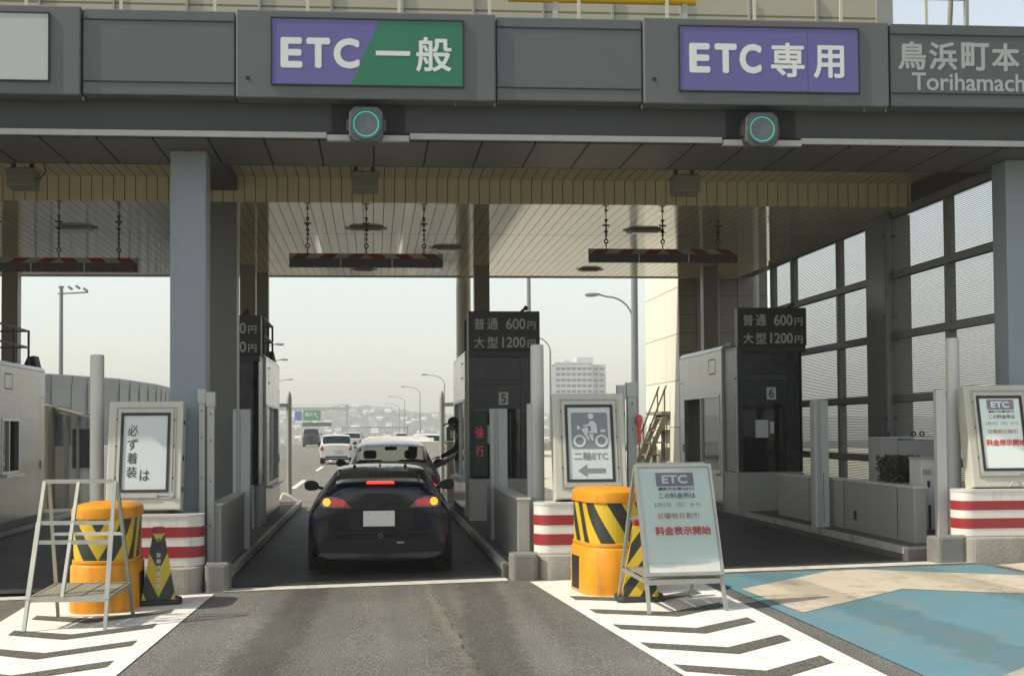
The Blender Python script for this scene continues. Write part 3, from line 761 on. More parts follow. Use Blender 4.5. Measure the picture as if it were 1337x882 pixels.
# ceiling lamps
CL = None
for (x, y, wd, where) in ((-4.61, 23.18, 0.26, 'above the left height bar, nearest the gantry'), (-0.11, 23.05, 0.26, 'above the middle height bar, nearest the gantry'), (4.35, 23.1, 0.26, 'above the right height bar, nearest the gantry'),
                       (-0.19, 29.0, 0.2, 'just behind the middle height bar, by the rear edge'), (1.29, 25.5, 0.24, 'right of the middle height bar, by the brown column'), (4.33, 28.85, 0.2, 'under the left end of the right height bar'),
                       (-3.45, 29.0, 0.2, 'at the right end of the left height bar')):
    t = thing('ceiling_lamp', 'shallow ceiling lamp ' + where, 'ceiling lamp', (x, y, 4.88), 'recessed lamps in the cream ceiling')
    MB().box(x - wd, x + wd, y - 0.16, y + 0.16, 4.845, 4.878).build('frame', 'fixture', t, bevel=0.01)
    MB().box(x - wd + 0.05, x + wd - 0.05, y - 0.11, y + 0.11, 4.825, 4.846).build('lens', 'lamp_glass', t)
    MB().box(x - wd - 0.07, x + wd + 0.07, y - 0.02, y + 0.02, 4.858, 4.874).build('flange', 'fixture', t)

# roof top: corrugated house, walkway rail, yellow pipe, two poles
t = thing('roof_house', 'cream corrugated plant room on the canopy roof behind the gantry', 'building', (-3, 19, 6.0))
MB().box(-22, 6.80, 19.0, 27, 6.03, 9.8).build('wall', 'roof_wall', t)
MB().box(6.80, 7.03, 18.97, 27, 6.03, 9.8).build('corner_trim', 'roof_trim', t)
for k in range(13):
    x = -5.2 + k * 0.93
    MB().box(x, x + 0.03, 18.965, 19.0, 6.5, 7.5).build('seam_batten', 'roof_trim', t)
t = thing('roof_railing', 'thin cream walkway railing along the top of the gantry', 'railing', (0, 16.5, 6.2))
MB().bar((-22, 16.36, 6.245), (6.95, 16.36, 6.245), 0.02, 0.05).build('toe_rail', 'rail', t)
MB().tube([(-22, 16.42, 6.72), (6.97, 16.42, 6.72)], 0.02, 8).build('top_rail', 'rail', t)
x = -10.0
while x < 7:
    MB().bar((x, 16.40, 6.02), (x, 16.40, 6.72), 0.035, 0.02).build('baluster', 'rail', t); x += 1.03
MB().bar((6.97, 16.42, 6.02), (6.99, 16.42, 7.6), 0.06, 0.04).build('end_post', 'roof_trim', t)
t = thing('slanted_pole', 'tan slanted pole at the right end of the roof railing', 'pole', (6.85, 16.7, 6.1))
MB().tube([(6.86, 16.7, 6.02), (6.97, 16.7, 7.8)], 0.03, 10).build('shaft', 'wood_stair', t)
MB().lathe(6.86, 16.7, [(0.06, 6.02), (0.06, 6.05), (0.03, 6.06)], 12).build('foot', 'roof_trim', t)
t = thing('yellow_pipe', 'thick yellow pipe on short white stands on top of the gantry', 'pipe', (3, 16.6, 6.1))
MB().tube([(1.55, 16.52, 6.66), (3.75, 16.52, 6.66)], 0.055, 16).build('pipe', 'yellow', t, smooth=True)
for x in (2.1, 3.62): MB().box(x - 0.03, x + 0.03, 16.49, 16.55, 6.02, 6.61).build('stand', 'trim', t)

# ------------------------------------------------------------------ louvre screen on the right
t = thing('louvre_screen', 'tall grey louvre screen wall closing the right side of the gate', 'screen wall', (7.75, 22, 0.3))
X0 = 7.75
ZR = [0.45, 1.20, 2.11, 3.04, 3.95, 4.86]
BAY = [(17.12, 19.02), (19.14, 21.12), (22.28, 23.68), (23.80, 26.36), (26.48, 27.75)]
for y in (19.08, 23.74, 26.42, 27.82): MB().box(X0, X0 + 0.12, y - 0.06, y + 0.06, 0.2, 4.86).build('mullion', 'screen_frame', t, bevel=0.006)
for z in ZR: MB().box(X0 - 0.02, X0 + 0.10, 17.11, 27.9, z - 0.055, z + 0.055).build('rail', 'screen_frame', t, bevel=0.006)
MB().box(X0 - 0.08, X0 + 0.30, 21.14, 21.95, 0.15, 4.87).build('column', 'pillar_dark', t, bevel=0.012)
MB().box(X0 - 0.01, X0 + 0.24, 21.96, 22.27, 0.15, 4.87).build('column_plate', 'screen_frame', t)
MB().cyl(X0 - 0.12, 20.98, 0.3, 4.87, 0.055, 14).build('drain_pipe', 'pillar_dark', t, smooth=True)
for z in (4.5, 3.3, 1.8): MB().box(X0 - 0.19, X0 - 0.02, 20.96, 21.00, z, z + 0.03).build('pipe_clamp', 'chain', t)
MB().box(X0, X0 + 0.12, 17.11, 27.9, 0.2, 0.39).build('plinth', 'screen_frame', t)
for (a, b_) in BAY:
    for z0, z1 in zip(ZR, ZR[1:]):
        m = MB(); z = z0 + 0.06
        while z < z1 - 0.06:
            m.add([(X0 + 0.03, a, z), (X0 + 0.05, a, z + 0.0165), (X0 + 0.056, a, z + 0.0165), (X0 + 0.036, a, z),
                   (X0 + 0.03, b_, z), (X0 + 0.05, b_, z + 0.0165), (X0 + 0.056, b_, z + 0.0165), (X0 + 0.036, b_, z)],
                  [(0, 1, 2, 3), (7, 6, 5, 4), (0, 4, 5, 1), (1, 5, 6, 2), (2, 6, 7, 3), (3, 7, 4, 0)])
            z += 0.026
        m.build('louvre_panel', 'louver', t)

# ------------------------------------------------------------------ toll booths (built once on the middle island, copied to the others)
def ring_rect_x(mb, x, y0, y1, z0, z1, r, t):
    """rounded rectangular outline standing in the plane x"""
    def loop(d):
        p = []
        for cy_, cz_, a0 in ((y1 - r, z1 - r, 0), (y0 + r, z1 - r, 90), (y0 + r, z0 + r, 180), (y1 - r, z0 + r, 270)):
            for k in range(5):
                a = R(a0 + k * 22.5); p.append((cy_ + (r - d) * math.cos(a), cz_ + (r - d) * math.sin(a)))
        return p
    A, B = loop(0), loop(t); n = len(A)
    vs = [(x, y, z) for y, z in A] + [(x, y, z) for y, z in B]
    return mb.add(vs, [(i, (i + 1) % n, n + (i + 1) % n, n + i) for i in range(n)])

def make_booth(wy0=25.31, wy1=28.25, wz0=0.82, wz1=2.21, mul=26.80):
    t = thing('toll_booth', 'x', 'toll booth', (2.1, 25, 0.15), 'toll booths on the islands')
    zb, zt = 0.18, 2.98
    xa, xb = 1.57, 2.74
    y0, y1 = 25.15, 28.7
    # body shell with window openings on both long sides
    for x0, x1 in ((xa, xa + 0.06), (xb - 0.06, xb)):
        m = MB()
        m.box(x0, x1, y0, y1, zb, wz0); m.box(x0, x1, y0, y1, wz1, zt)
        m.box(x0, x1, y0, wy0, wz0 + 0.001, wz1 - 0.001); m.box(x0, x1, wy1, y1, wz0 + 0.001, wz1 - 0.001)
        wl = m.build('side_wall', 'booth', t)
        xo = x0 - 0.004 if x0 == xa else x1 + 0.004
        ring_rect_x(MB(), xo, y0 + 0.45, y0 + 1.0, 2.58, 2.86, 0.06, 0.02).build('vent_outline', 'rubber', wl)
        f = MB().frame_x(wy0, wy1, wz0, wz1, 0.045, x0 - 0.012, x1 + 0.012)
        f.box(x0 - 0.010, x1 + 0.010, mul - 0.025, mul + 0.025, wz0 + 0.046, wz1 - 0.046)
        w_ = f.build('window', 'steel', t)
        MB().box((x0 + x1) / 2 - 0.004, (x0 + x1) / 2 + 0.004, wy0 + 0.046, mul - 0.026, wz0 + 0.046, wz1 - 0.046).build('pane', 'booth_glass', w_)
    MB().box(xa + 0.061, xb - 0.061, y1 - 0.06, y1 - 0.001, zb, zt - 0.001).build('end_wall', 'booth', t)
    MB().box(xa + 0.061, xb - 0.061, y0 + 0.001, y0 + 0.05, zb, zt - 0.001).build('front_wall', 'booth_dark', t)
    MB().prism_y([(xa, zt + 0.002), (xb, zt + 0.002), (xb, zt + 0.03), (xb - 0.05, zt + 0.09), (xa + 0.05, zt + 0.09), (xa, zt + 0.03)], y0, y1).build('roof', 'booth', t, bevel=0.01)
    MB().box(xa + 0.061, xb - 0.061, y0 + 0.05, y1 - 0.06, 0.30, 0.34).build('floor', 'interior', t)
    MB().box(xa + 0.7, xb - 0.1, y0 + 0.4, y1 - 1.3, 0.341, 1.15).build('desk', 'interior', t)
    for xo, sg in ((xa, -1), (xb, 1)):
        d_ = ring_rect_x(MB(), xo + sg * 0.004, y1 - 0.42, y1 - 0.06, zb + 0.1, 2.5, 0.03, 0.012).build('door_outline', 'rubber', t)
        MB().box(min(xo, xo + sg * 0.03), max(xo, xo + sg * 0.03), y1 - 0.40, y1 - 0.37, 1.15, 1.30).build('door_handle', 'steel', d_)
        MB().box(min(xo, xo + sg * 0.006), max(xo, xo + sg * 0.006), y0 + 0.02, y1 - 0.02, zb, zb + 0.12).build('kick_strip', 'concrete_dark', t)
        MB().box(min(xo + sg * 0.002, xo + sg * 0.10), max(xo + sg * 0.002, xo + sg * 0.10), wy0 - 0.03, wy1 + 0.03, wz0 - 0.05, wz0 - 0.002).build('window_sill', 'steel', t)
    MB().box(xa + 0.30, xa + 0.52, 24.022, 24.028, 1.45, 1.75).build('paper_notice', 'poster_white', t)
    MB().box(xa + 0.55, xa + 0.62, 24.022, 24.028, 1.52, 1.72).build('paper_notice', 'poster', t)
    # roof gear
    MB().box(xa + 0.2, xb - 0.3, y0 + 0.1, y0 + 0.5, zt + 0.091, zt + 0.15).build('roof_box', 'cab_grey', t)
    r = MB()
    for x in (xa + 0.06, xb - 0.06):
        for y in (25.4, 26.5, 27.6): r.bar((x, y, zt + 0.05), (x, y, 3.72), 0.035)
        for z in (3.40, 3.70): r.bar((x, 25.4, z), (x, 27.6, z), 0.03)
    for y in (25.4, 27.6):
        for z in (3.40, 3.70): r.bar((xa + 0.06, y, z), (xb - 0.06, y, z), 0.03)
    r.build('roof_railing', 'soffit_dark', t)
    MB().prism_y([(xb - 0.30, zt + 0.09), (xb - 0.05, zt + 0.09), (xb - 0.10, zt + 0.30), (xb - 0.22, zt + 0.28)], 28.2, 28.6).build('roof_lamp', 'black', t)
    # glazed front vestibule
    MB().box(xa + 0.02, xb - 0.02, 24.10, 25.15, zb, 0.86).build('plinth', 'low_wall', t)
    MB().box(xa - 0.01, xb - 0.10, 23.92, 24.10, zb, 0.875).build('front_plinth', 'low_wall', t, bevel=0.01)
    MB().box(xa, xa + 0.075, 23.98, 24.08, 0.88, 2.98).build('front_post', 'booth_dark', t)
    MB().box(xa - 0.018, xa - 0.002, 24.0, 24.05, 0.30, 2.98).build('edge_strip', 'booth_edge', t)
    MB().box(xb - 0.32, xb - 0.12, 23.98, 24.08, 0.88, 2.98).build('front_post', 'booth_dark', t)
    MB().box(xa + 0.077, xb - 0.322, 24.0, 24.06, 2.50, 2.88).build('front_panel', 'booth_dark', t)
    MB().box(xa + 0.076, xb - 0.321, 23.975, 24.08, 2.43, 2.495).build('crossbar', 'crossbar', t)
    MB().box(xa + 0.077, xb - 0.322, 24.0, 24.06, 2.06, 2.425).build('front_panel', 'booth_dark', t)
    MB().box(xa + 0.076, xb - 0.321, 23.985, 24.08, 2.02, 2.055).build('crossbar', 'booth_dark', t)
    MB().box(xa + 0.077, xb - 0.322, 24.03, 24.035, 0.88, 2.018).build('front_pane', 'booth_glass', t)
    MB().box(xa + 0.04, xa + 0.06, 24.09, 25.14, 0.87, 2.95).build('side_panel', 'booth_dark', t)
    MB().box(xb - 0.06, xb - 0.04, 24.09, 25.14, 0.87, 2.95).build('side_panel', 'booth_dark', t)
    MB().box(xa + 0.04, xb - 0.04, 24.0, 25.14, 2.96, 2.985).build('vestibule_roof', 'booth_dark', t)
    MB().box(xa + 0.35, xb - 0.35, 24.6, 25.0, 0.87, 1.6).build('equipment', 'interior', t)
    for z in (2.43, 2.1): MB().box(xa - 0.03, xa - 0.004, 24.06, 24.10, z, z + 0.03).build('hinge', 'chain', t)
    return t
booth = make_booth()
BOO = {}; RAILS = []
for key, dx, dz, lab in (('c', 0, 0, 'white sided toll booth with dark glazed front bearing number 5'),
                         ('d', 4.53, 0.065, 'toll booth with dark glazed front bearing number 6, before the louvre screen'),
                         ('b', -4.57, -0.07, 'toll booth mostly hidden behind the pillars left of the dark hatchback'),
                         ('a', -9.03, -0.15, 'silver toll booth with roof railing at the left edge of the photo')):
    q = booth if key == 'c' else (make_booth(25.45, 26.65, 1.12, 2.08, 25.95) if key == 'a' else copy_tree(booth))
    q['label'] = lab
    if key in 'cd':
        for ch in list(q.children):
            if ch.name.startswith('roof_railing'): RAILS.append(ch)
    q.location = (2.1 + dx, 25, 0.15 + dz); BOO[key] = (q, dx, dz)
for ch in RAILS: bpy.data.objects.remove(ch)
MB().bar((1.62, 25.7, 3.0), (1.62, 25.7, 3.62), 0.03).build('roof_rod', 'black', BOO['c'][0])
def numplate(key, n):
    q, dx, dz = BOO[key]
    x = 2.06 + dx; z = 2.09 + dz
    bpy.context.view_layer.update()
    p = MB().box(x, x + 0.16, 23.985, 23.999, z, z + 0.21).build('number_plate', 'sign_letter', q)
    glyphs(n, x + 0.035, x + 0.125, z + 0.03, z + 0.18, 23.985, bold=0.01).build('digit', 'ink', p)
numplate('c', '5'); numplate('d', '6')

def make_fare():
    t = thing('fare_sign', 'x', 'fare sign', (2.15, 24, 2.9), 'fare signs on the booth fronts')
    p = MB().box(1.56, 2.745, 23.93, 24.16, 2.99, 3.635).build('board', 'sign_dark', t, bevel=0.012)
    MB().box(1.58, 2.725, 23.936, 24.1, 2.885, 2.989).build('lower_edge', 'sign_dark', t)
    for s_, a, b_, z0, z1 in (('普', 1.655, 1.83, 3.33, 3.52), ('通', 1.87, 2.05, 3.33, 3.52), ('600', 2.185, 2.505, 3.335, 3.515), ('円', 2.54, 2.675, 3.335, 3.465),
                              ('大', 1.655, 1.83, 3.03, 3.21), ('型', 1.87, 2.05, 3.03, 3.21), ('1200', 2.12, 2.505, 3.035, 3.21), ('円', 2.54, 2.675, 3.035, 3.16)):
        glyphs(s_, a, b_, z0, z1, 23.929, bold=0.012).build('lettering', 'sign_letter', t)
    m = MB().bar((2.44, 24.0, 3.635), (2.52, 23.97, 3.69), 0.035); m.bar((2.50, 23.97, 3.66), (2.535, 23.96, 3.72), 0.06)
    m.build('spot_lamp', 'black', t)
    return t
fare = make_fare()
for key, lab in (('c', 'dark fare sign on booth 5, its lower right corner behind a white post'), ('d', 'dark fare sign on booth 6 in front of the louvre screen'), ('b', 'dark fare sign half hidden by the dark pillar, only 0円 showing')):
    q = fare if key == 'c' else copy_tree(fare)
    q['label'] = lab; q.location = (2.15 + BOO[key][1], 24, 2.9 + BOO[key][2])
t = thing('slow_sign', 'tall green edged display with two red lit characters in booth 5', 'display', (1.74, 23.96, 0.9))
MB().box(1.625, 1.865, 23.945, 23.985, 0.92, 1.97).build('panel', mat('dark_green_panel', (0.010, 0.045, 0.030), 0.5), t)
glyphs('徐', 1.67, 1.80, 1.54, 1.74, 23.944, bold=0.0).build('lettering', 'led_red', t)
glyphs('行', 1.675, 1.805, 1.24, 1.42, 23.944, bold=0.0).build('lettering', 'led_red', t)

# ------------------------------------------------------------------ island fittings, one set per island
ISX = {'b': (-3.12, -1.61, -0.075, 'left'), 'c': (1.44, 3.06, 0.0, 'middle'), 'd': (6.14, 7.95, 0.10, 'right')}

def rrect(x0, x1, y0, y1, r, n=6):
    p = []
    for cx_, cy_, a0 in ((x1 - r, y0 + r, 270), (x1 - r, y1 - r, 0), (x0 + r, y1 - r, 90), (x0 + r, y0 + r, 180)):
        for k in range(n + 1):
            a = R(a0 + 90 * k / n); p.append((cx_ + r * math.cos(a), cy_ + r * math.sin(a)))
    return p

def barrier(x0, x1, zt, zc, zg, lab, s0, s1, ca, cb):
    t = thing('crash_barrier', lab, 'barrier', ((x0 + x1) / 2, 16.3, zg), 'red and white barriers on the island noses')
    MB().prism_z(rrect(x0, x1, 16.02, 16.42, 0.17, 8), zc, zt).build('wall', 'barrier_white', t, bevel=0.012)
    h = zt - zc
    MB().prism_z(rrect(x0 - 0.004, x1 + 0.004, 16.012, 16.428, 0.174, 8), zt - 0.012, zt + 0.014).build('top_edge', 'cap', t)
    for f0, f1, ins in ((0.22, 0.42, 0.09), (0.60, 0.82, 0.02)):
        MB().prism_z(rrect(x0 - 0.003, x1 + 0.003, 16.015, 16.425, 0.173, 8), zt - f1 * h, zt - f0 * h).build('red_stripe', 'barrier_red', t)
    MB().prism_z(rrect(min(x0, ca + 0.01), max(x1, cb - 0.01), 15.94, 16.45, 0.19, 8), zg - 0.05, zc - 0.002).build('concrete_base', 'concrete', t, bevel=0.02)
    return t
barrier(-2.86, -1.85, 0.78, 0.23, -0.06, 'red and white barrier behind the orange drum left of the dark hatchback', 1, 0.4, -2.86, -1.83)
barrier(1.78, 2.90, 0.86, 0.31, 0.04, 'red and white barrier under the motorcycle sign', 0.2, 1, 1.83, 2.90)
barrier(6.62, 7.72, 0.955, 0.435, 0.14, 'red and white barrier at the right edge of the photo', 0.2, 1, 6.70, 7.72)
def kerbstone(x0, x1, y0, y1, z0, z1, lab):
    t = thing('kerb_block', lab, 'concrete block', ((x0 + x1) / 2, y0, z0), 'concrete blocks at the island corners')
    MB().prism_z(rrect(x0, x1, y0, y1, 0.05, 3), z0 - 0.05, z1).build('block', 'concrete_dark', t, bevel=0.02)
    MB().bar((x0 + 0.02, y0 + 0.02, z1 + 0.012), (x1 - 0.02, y0 + 0.02, z1 + 0.012), 0.03).build('steel_edge', 'guard', t)
kerbstone(-1.82, -1.56, 15.97, 16.37, -0.04, 0.25, 'rough concrete block at the corner beside the left barrier')
kerbstone(1.50, 1.80, 15.93, 16.35, 0.03, 0.315, 'rough concrete block at the corner beside the middle barrier')
kerbstone(6.34, 6.68, 15.98, 16.35, 0.13, 0.435, 'rough concrete block at the corner beside the right barrier')

def round_post(x, zt, lab):
    t = thing('round_post', lab, 'post', (x, 16.9, gz(x)), 'tall white round posts on the island noses')
    MB().lathe(x, 16.9, [(0.078, gz(x) + 0.1), (0.078, zt - 0.012), (0.066, zt)], 28).build('tube', 'post_white', t, smooth=True)
    MB().lathe(x, 16.9, [(0.12, gz(x) + 0.15), (0.12, gz(x) + 0.17), (0.085, gz(x) + 0.175)], 20).build('flange', 'guard', t)
round_post(-3.127, 2.565, 'white round post left of the tilted board that reads downwards')
round_post(1.903, 2.675, 'white round post in front of booth 5')
round_post(6.93, 2.75, 'white round post beside the right hand ETC board')

def guard_post(x0, x1, y0, y1, z0, zt, lab, capped=True, m='guard', ridge=False):
    t = thing('guard_post', lab, 'post', ((x0 + x1) / 2, (y0 + y1) / 2, z0), 'square metal posts on the islands')
    MB().box(x0, x1, y0, y1, z0, zt).build('channel', m, t, bevel=0.006)
    if capped:
        MB().box(x0 - 0.012, x1 + 0.012, y0 - 0.012, y1 + 0.01, zt - 0.16, zt + 0.005).build('cap', m, t, bevel=0.005)
        for z in (zt - 0.25, zt - 0.55, zt - 1.0, zt - 1.5):
            MB().box((x0 + x1) / 2 - 0.008, (x0 + x1) / 2 + 0.008, y0 - 0.006, y0 - 0.001, z, z + 0.016).build('bolt', 'chain', t)
    if ridge:
        for f in (0.22, 0.38): MB().box(x0 + (x1 - x0) * f, x0 + (x1 - x0) * f + 0.012, y0 - 0.010, y0 - 0.001, z0 + 0.02, zt - 0.01).build('rib', 'cab_grey', t)
        MB().box(x0 + 0.12, x0 + 0.126, y0 - 0.006, y0 - 0.001, z0 + 0.1, z0 + 0.8).build('slot', 'rubber', t)
guard_post(-1.955, -1.888, 16.6, 16.68, 0.1, 2.16, 'capped post nearest the blue grey pillar, left one of a pair')
guard_post(-1.862, -1.785, 16.6, 16.68, 0.1, 2.125, 'capped post right one of a pair by the blue grey pillar')
guard_post(1.755, 1.815, 16.62, 16.70, 0.15, 1.98, 'thin post hugging the white round post before booth 5', False)
guard_post(2.835, 2.915, 16.75, 16.83, 0.15, 2.19, 'capped post just behind the right edge of the motorcycle sign')
guard_post(2.945, 3.05, 16.75, 16.85, 0.15, 2.22, 'wide capped post beside the orange red flag')
guard_post(6.56, 6.68, 16.5, 16.6, 0.2, 2.12, 'pale post hugging the white round post by the right ETC board', False, 'guard_pale')
guard_post(-1.88, -1.655, 19.78, 19.98, 0.05, 1.98, 'wide ribbed post peeping out right of the dark pillar', False, 'guard_pale', True)
guard_post(1.585, 1.815, 19.78, 19.98, 0.15, 1.97, 'wide ribbed white post in front of booth 5 number plate', False, 'guard_pale', True)
guard_post(6.165, 6.37, 19.98, 20.18, 0.25, 2.07, 'wide ribbed white post in front of the louvre screen', False, 'guard_pale', True)

def low_wall(x0, x1, y0, y1, z0, zt, lab, notch=False):
    t = thing('low_wall', lab, 'low wall', ((x0 + x1) / 2, (y0 + y1) / 2, z0), 'low steel walls along the lanes')
    MB().box(x0, x1, y0, y1, z0, zt).build('panel', 'low_wall', t, bevel=0.008)
    MB().box(x0 - 0.012, x1 + 0.012, y0 - 0.01, y1 + 0.01, zt + 0.001, zt + 0.026).build('cap', 'cap', t)
    if notch:
        xs = x0 - 0.005
        for y in (y0 + 0.55, y0 + 2.6): MB().box(xs, x0 - 0.001, y, y + 0.012, z0 + 0.05, zt - 0.02).build('joint', 'rubber', t)
        MB().box(xs - 0.003, x0 - 0.001, y0 + 2.1, y0 + 2.2, z0 + 0.18, z0 + 0.3).build('slot', 'rubber', t)
low_wall(-1.84, -1.72, 16.75, 19.70, 0.1, 0.85, 'long low wall beside the dark hatchback on its left')
low_wall(-1.84, -1.72, 20.06, 21.0, 0.1, 0.85, 'short low wall piece further along left of the dark hatchback')
low_wall(1.62, 1.76, 16.45, 19.70, 0.16, 0.89, 'long low wall between the dark hatchback and the white round post')
low_wall(1.62, 1.76, 20.06, 21.0, 0.16, 0.88, 'short low wall piece in front of the red lit display')
low_wall(6.46, 6.62, 17.0, 20.95, 0.26, 0.945, 'long low wall with a planter behind it along the blue lane', True)
low_wall(6.46, 6.62, 21.3, 22.9, 0.26, 0.93, 'short low wall piece behind the ribbed post of the blue lane')
low_wall(6.62, 7.5, 20.4, 20.55, 0.26, 0.90, 'low cross wall under the louvre screen behind the planter')

# cabinets and planter on the right island
t = thing('control_cabinet', 'narrow pale cabinet with a slot between the planter and the white round post', 'cabinet', (6.9, 17.6, 0.3))
MB().box(6.73, 7.08, 17.45, 17.85, 0.42, 1.285).build('body', 'cab_white', t, bevel=0.008)
MB().box(6.72, 7.09, 17.44, 17.86, 1.286, 1.31).build('lid', 'cab_grey', t)
MB().box(6.745, 6.84, 17.435, 17.449, 1.10, 1.16).build('label_plate', 'cab_grey', t)
MB().box(6.805, 6.835, 17.436, 17.449, 0.94, 1.02).build('lock', 'rubber', t)
MB().box(6.815, 6.845, 17.438, 17.449, 0.43, 0.72).build('slot', 'rubber', t)
MB().box(6.76, 7.05, 17.5, 17.8, 0.25, 0.419).build('foot', 'concrete_dark', t)
t = thing('transformer_box', 'wide grey box with ring bolts on top in front of the louvre screen', 'cabinet', (7.3, 19.9, 0.3))
MB().box(6.95, 7.20, 19.5, 20.0, 0.3, 1.53).build('body', 'cab_grey', t, bevel=0.008)
MB().box(7.205, 7.72, 19.5, 20.0, 0.3, 1.50).build('body', 'cab_grey', t, bevel=0.008)
MB().box(6.94, 7.73, 19.49, 20.01, 1.531, 1.545).build('lid', 'cab_white', t)
for x in (7.0, 7.12, 7.5, 7.62): MB().ring_y(x, 1.585, 0.020, 0.038, 19.7, 19.715, 14).build('ring_bolt', 'chain', t)
t = thing('planter', 'dark leafy plant in a planter behind the low wall of the blue lane', 'planter', (6.9, 18.6, 0.3))
MB().box(6.66, 7.12, 18.2, 18.9, 0.3, 0.96).build('trough', 'cab_grey', t)
m = MB(); rs = random.Random(5)
for k in range(2600):
    x, y, z = rs.uniform(6.66, 7.12), rs.uniform(18.2, 18.9), 0.95 + 0.34 * rs.random() ** 0.8
    z += 0.03 * math.sin(x * 37) * math.cos(y * 23)
    a, b_, c_ = [Vector((rs.gauss(0, 1), rs.gauss(0, 1), rs.gauss(0, 1))).normalized() * 0.022 for _ in range(3)]
    p = Vector((x, y, z)); m.add([p - a, p + b_, p + a, p - b_], [(0, 1, 2, 3)])
m.build('foliage', 'leaf', t)

# exit posts, notice box, flag
def exit_post(x, sgn, lab):
    t = thing('exit_post', lab, 'post', (x, 32.5, gz(x)), 'bent topped posts at the lane exit')
    MB().lathe(x, 32.5, [(0.058, gz(x) + 0.1), (0.058, 2.36), (0.052, 2.45), (0.02, 2.54)], 20).build('tube', 'guard', t, smooth=True)
    MB().box(min(x, x + sgn * 0.42), max(x, x + sgn * 0.42), 32.44, 32.56, 2.20, 2.28).build('arm', 'guard', t)
exit_post(-1.86, -1, 'grey round topped post with side arm at the left of the lane exit')
exit_post(1.515, 1, 'grey round topped post with side arm beside the booth attendant')
t = thing('sandbag', 'white folded sandbag at the foot of the left exit post', 'sandbag', (-1.9, 32.2, 0.1))
MB().prism_y([(-2.10, 0.11), (-1.62, 0.11), (-1.80, 0.26), (-1.98, 0.34)], 32.05, 32.35).build('bag', 'white_panel', t, bevel=0.03)
t = thing('notice_box', 'cream box with a green emergency sign on top and faded red characters', 'notice box', (1.6, 30.2, 0.15))
MB().box(1.50, 1.72, 30.0, 30.3, 0.17, 1.44).build('body', mat('cream_notice_box', (0.52, 0.48, 0.36), 0.6, dirt=0.2), t, bevel=0.01)
p = MB().box(1.49, 1.73, 29.98, 30.05, 1.45, 1.74).build('green_sign', 'green_sign', t)
MB().box(1.57, 1.69, 29.972, 29.979, 1.50, 1.69).build('white_patch', 'white', p)
for k, ch in enumerate('非常電話'): glyphs(ch, 1.55, 1.64, 1.0 - k * 0.15, 1.12 - k * 0.15, 29.998).build('lettering', 'ink_pink', t)
t = thing('signal_flag', 'orange red rolled flag on a thin stick beside the wide capped post', 'flag', (3.07, 16.72, 0.3))
MB().tube([(3.07, 16.70, 0.9), (3.07, 16.70, 1.62)], 0.010, 8).build('stick', 'wood_stair', t)
MB().lathe(3.07, 16.70, [(0.012, 1.52), (0.026, 1.55), (0.022, 1.70), (0.030, 1.73), (0.045, 1.78), (0.036, 1.83), (0.012, 1.85)], 9).build('cloth', 'red_flag', t)

# ------------------------------------------------------------------ tilted light-box boards on the barriers
def noticeboard(x0, x1, z0, zc, label):
    """board leaning back; built upright at the origin plane y=0 then tipped"""
    t = thing('notice_board', label, 'notice board', ((x0 + x1) / 2, 16.2, z0), 'tilted boards on the island noses')
    W, Hh, D = x1 - x0, 1.21, 0.24
    T = Matrix.Translation((x0, 16.18, z0)) @ Matrix.Rotation(R(-12.5), 4, 'X')
    def P(b, n, m, par=t, bev=0.0): return b.xf(T).build(n, m, par, bevel=bev)
    hs = P(MB().box(0, W, 0.0, D, 0, Hh), 'housing', 'housing', bev=0.012)
    P(MB().frame_y(0.075, W - 0.075, 0.115, Hh - 0.065, 0.012, -0.012, -0.001), 'outer_bead', 'housing_frame', hs)
    P(MB().frame_y(0.105, W - 0.105, 0.150, Hh - 0.095, 0.055, -0.016, -0.002), 'door_frame', 'housing', hs)
    P(MB().box(0.10, W - 0.25, -0.026, -0.002, 0.125, 0.17), 'handle_rail', 'housing_frame', hs)
    P(MB().frame_y(0.135, W - 0.135, 0.185, Hh - 0.135, 0.030, -0.024, -0.003), 'gasket', 'rubber', t)
    P(MB().cyl(0, 0, 0, 0.03, 0.028, 14).xf(Matrix.Translation((W - 0.10, 0, 0.155)) @ Matrix.Rotation(R(90), 4, 'X')), 'lock', 'guard', t)
    for z in (0.2, 0.55, 0.95):
        P(MB().box(W + 0.001, W + 0.014, 0.03, 0.07, z, z + 0.05), 'hinge', 'chain', t)
    for x in (0.12, W - 0.12): P(MB().box(x - 0.03, x + 0.03, 0.05, 0.2, -0.10, -0.001), 'foot', 'black', t)
    for xx in (0.09, W - 0.095):
        for z in (0.35, 0.7, 1.0): P(MB().cyl(0, 0, 0, 0.008, 0.008, 8).xf(Matrix.Translation((xx, -0.012, z)) @ Matrix.Rotation(R(90), 4, 'X')), 'screw', 'chain', t)
    return t, P, W, Hh
t, P, W, Hh = noticeboard(-2.905, -2.10, 0.845, 0, 'tilted board with Japanese written downwards behind the metal stand')
P(MB().box(0.165, W - 0.165, -0.010, -0.003, 0.215, Hh - 0.165), 'poster', 'poster_white', t)
for ch, zc in (('必', 0.815), ('ず', 0.66), ('着', 0.505), ('装', 0.35)):
    P(glyphs(ch, 0.212, 0.322, zc, zc + 0.125, -0.011, bold=0.003), 'lettering', 'ink', t)
P(glyphs('は', 0.355, 0.46, 0.315, 0.435, -0.011, bold=0.003), 'lettering', 'ink', t)
t, P, W, Hh = noticeboard(2.02, 2.84, 0.91, 0, 'tilted board with a motorcycle rider and a left arrow over the middle drum')
P(MB().box(0.165, W - 0.165, -0.010, -0.003, 0.215, Hh - 0.165), 'poster', 'poster', t)
pp = MB().prism_y([(x, y) for x, y in rrect(0.205, W - 0.20, 0.565, 0.985, 0.03)], -0.013, -0.0105)
